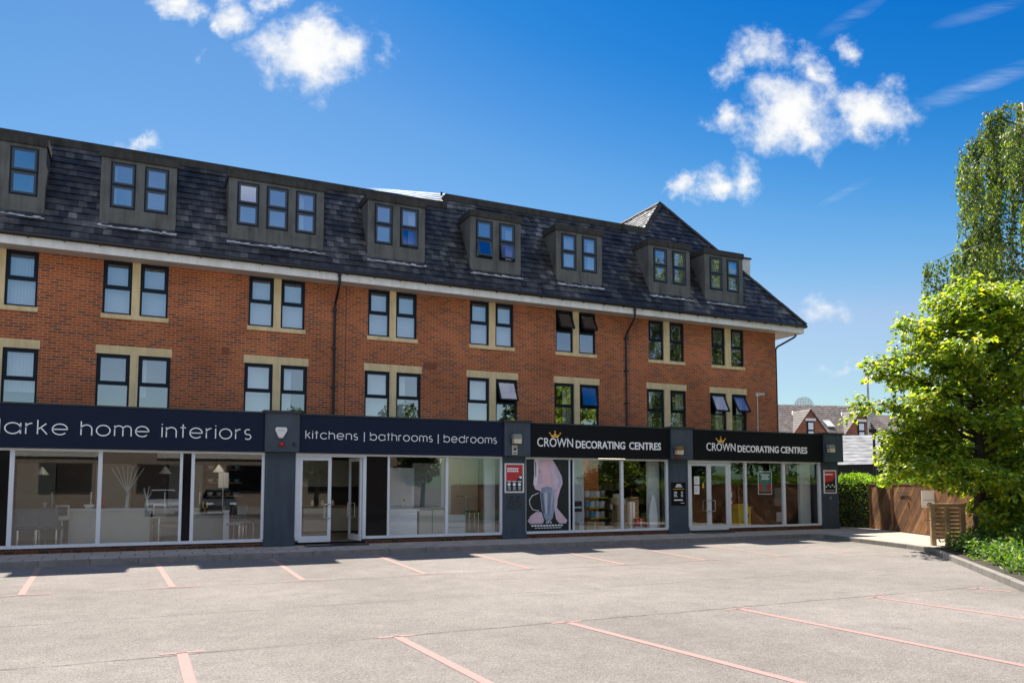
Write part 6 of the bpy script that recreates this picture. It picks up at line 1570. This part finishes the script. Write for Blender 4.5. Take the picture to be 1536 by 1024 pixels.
# trees beyond the fence and behind the photographer (seen in the glass)
def bush_tree(x, y, h, w, lab, grp, n=2600, size=.32, trunk_h=None, mt='bgleaf', name='leafy_tree'):
    t = thing(name, lab, 'tree', (x, y, 0), grp); tr = MB(); lf = MB(); th = trunk_h or h * .3
    tr.tube([(x, y, 0), (x + .1, y, th), (x, y + .1, h * .85)], [.2, .16, .04], 8)
    lobes = []
    for k in range(14):
        a = R.uniform(0, 6.28); f = R.random(); r_ = w * .62 * math.sqrt(R.random()); z = th * .7 + (h - th * .7) * f
        sq = math.sin(math.pi * min(1, .18 + .8 * f)) ** .6
        lobes.append((Vector((x + r_ * sq * math.cos(a), y + r_ * sq * math.sin(a), min(z, h * .9))), w * R.uniform(.3, .5)))
        tr.tube([(x, y, th * .8), tuple(lobes[-1][0])], [.06, .015], 5, False)
    for _ in range(n):
        c, r_ = R.choice(lobes); v = rv(); v = v.normalized() * r_ * (.55 + .45 * R.random() ** .5); v.z *= .75
        leaf(lf, c + v, (rv() + Vector((0, 0, -.2))).normalized(), (v.normalized() + rv(.6)).normalized(), size * R.uniform(.6, 1.3), size * .7, .2)
    tr.build('trunk', M['bark'], t, smooth=True); lf.build('crown', M[mt], t); return t
bush_tree(29.4, 21.9, 4.5, 2.0, 'dark bushy evergreen behind the hedge left of the maple boughs', 'trees beyond the fence', 3200, .16)
bush_tree(28.3, 17.6, 4.6, 2.2, 'mid green bushy tree behind the fence under the maple boughs', 'trees beyond the fence', 4200, .17, mt='shrub')
bush_tree(27.5, 12.6, 5.2, 2.4, 'leafy tree behind the fence right of the maple trunk', 'trees beyond the fence', 4200, .18, mt='shrub')
bush_tree(25.0, 9.0, 4.8, 2.3, 'leafy tree behind the fence at the right edge of the view', 'trees beyond the fence', 4000, .18, mt='bgleaf')

# things across the car park, seen mirrored in the glass
op = thing('brick_warehouse', 'low tan brick building across the car park, seen mirrored in the shop glass', 'building', (-8, -26, 0))
m = MB(); m.box(-45, 22, -34, -26, 0, 5.2); m.build('wall', plain('tan_brick', (.26, .20, .14), .85, var=.25), op)
m = MB(); m.box(-45.3, 22.3, -34.3, -25.7, 5.202, 5.55); m.build('roof', M['cap'], op)
for k in range(9):
    m = MB(); m.box(-40 + k * 6.6, -36.5 + k * 6.6, -25.97, -25.9, 1.2, 3.4); wq = m.build('window', M['navyframe'], op)
    m = MB(); m.box(-39.9 + k * 6.6, -36.6 + k * 6.6, -25.9, -25.88, 1.3, 3.3); m.build('pane', M['tint'], wq)
for k in range(4):
    m = MB(); m.box(-44 + k * 15, -33 + k * 15, -25.9, -25.86, 3.9, 4.5); m.build('pale_band', M['cream'], op)
def car(x, y, rz, paint, lab):
    t = thing('parked_car', lab, 'car', (x, y, 0), 'cars parked across the car park'); c_, s_ = math.cos(rz), math.sin(rz)
    def T(m):
        m.v = [(x + a * c_ - b * s_, y + a * s_ + b * c_, z) for a, b, z in m.v]
    def loft(m, prof, ws):
        n = len(prof)
        A = [(u, -w, z) for (u, z), w in zip(prof, ws)]; B = [(u, w, z) for (u, z), w in zip(prof, ws)]
        m.face(A); m.face(B[::-1])
        for k in range(n): m.face([A[k], B[k], B[(k + 1) % n], A[(k + 1) % n]])
    m = MB(); loft(m, [(-2.1, .3), (2.1, .3), (2.15, .6), (2.0, .78), (1.1, .95), (-1.9, 1.0), (-2.12, .85)], [.82, .82, .84, .86, .88, .88, .85]); T(m); m.build('body', paint, t, bevel=.06)
    m = MB(); loft(m, [(1.05, .94), (.35, 1.42), (-1.2, 1.46), (-1.85, .99)], [.82, .62, .62, .8]); T(m); m.build('cabin', M['tint'], t, bevel=.04)
    m = MB(); loft(m, [(.36, 1.41), (.3, 1.47), (-1.15, 1.5), (-1.25, 1.45)], [.63, .6, .6, .63]); T(m); m.build('roof', paint, t)
    for a in (-1.3, 1.3):
        for b in (-.8, .8):
            m = MB(); m.tube([(a, b - .11, .32), (a, b + .11, .32)], .32, 18); T(m); w_ = m.build('wheel', M['rubber'], t)
            m = MB(); m.tube([(a, b - .115, .32), (a, b + .115, .32)], .2, 14); T(m); m.build('rim', M['steel'], w_)
    for b in (-.62, .62):
        m = MB(); m.box(2.08, 2.17, b - .18, b + .18, .62, .74); T(m); m.build('headlight', M['letter'], t)
carp = {k: plain('car_paint', c, .25, var=.02, coat=.8) for k, c in enumerate(((.45, .46, .47), (.035, .04, .045)))}
for k, (x, lab) in enumerate(((1.1, 'pale car parked across the car park, mirrored by the white sofa'), (4.1, 'dark car parked across the car park, mirrored by the alarm pillar window'))):
    car(x, -7.5, rad(90), carp[k], lab)
for k, (x, y, h, w) in enumerate(((34, -3, 13.5, 3.6), (39, 5, 14, 3.8), (29, -11, 12, 3.4), (20, -17, 9, 3.2), (12, -18.5, 8, 3.0))):
    bush_tree(x, y, h, w, ('tall tree mirrored in the right hand upper windows', 'tallest tree mirrored in the windows by the building end', 'tall tree mirrored in the middle upper windows', 'broad tree mirrored in the paint shop glass', 'smaller tree mirrored in the pane beside the pink poster')[k], 'trees across the car park', 2600, .42)
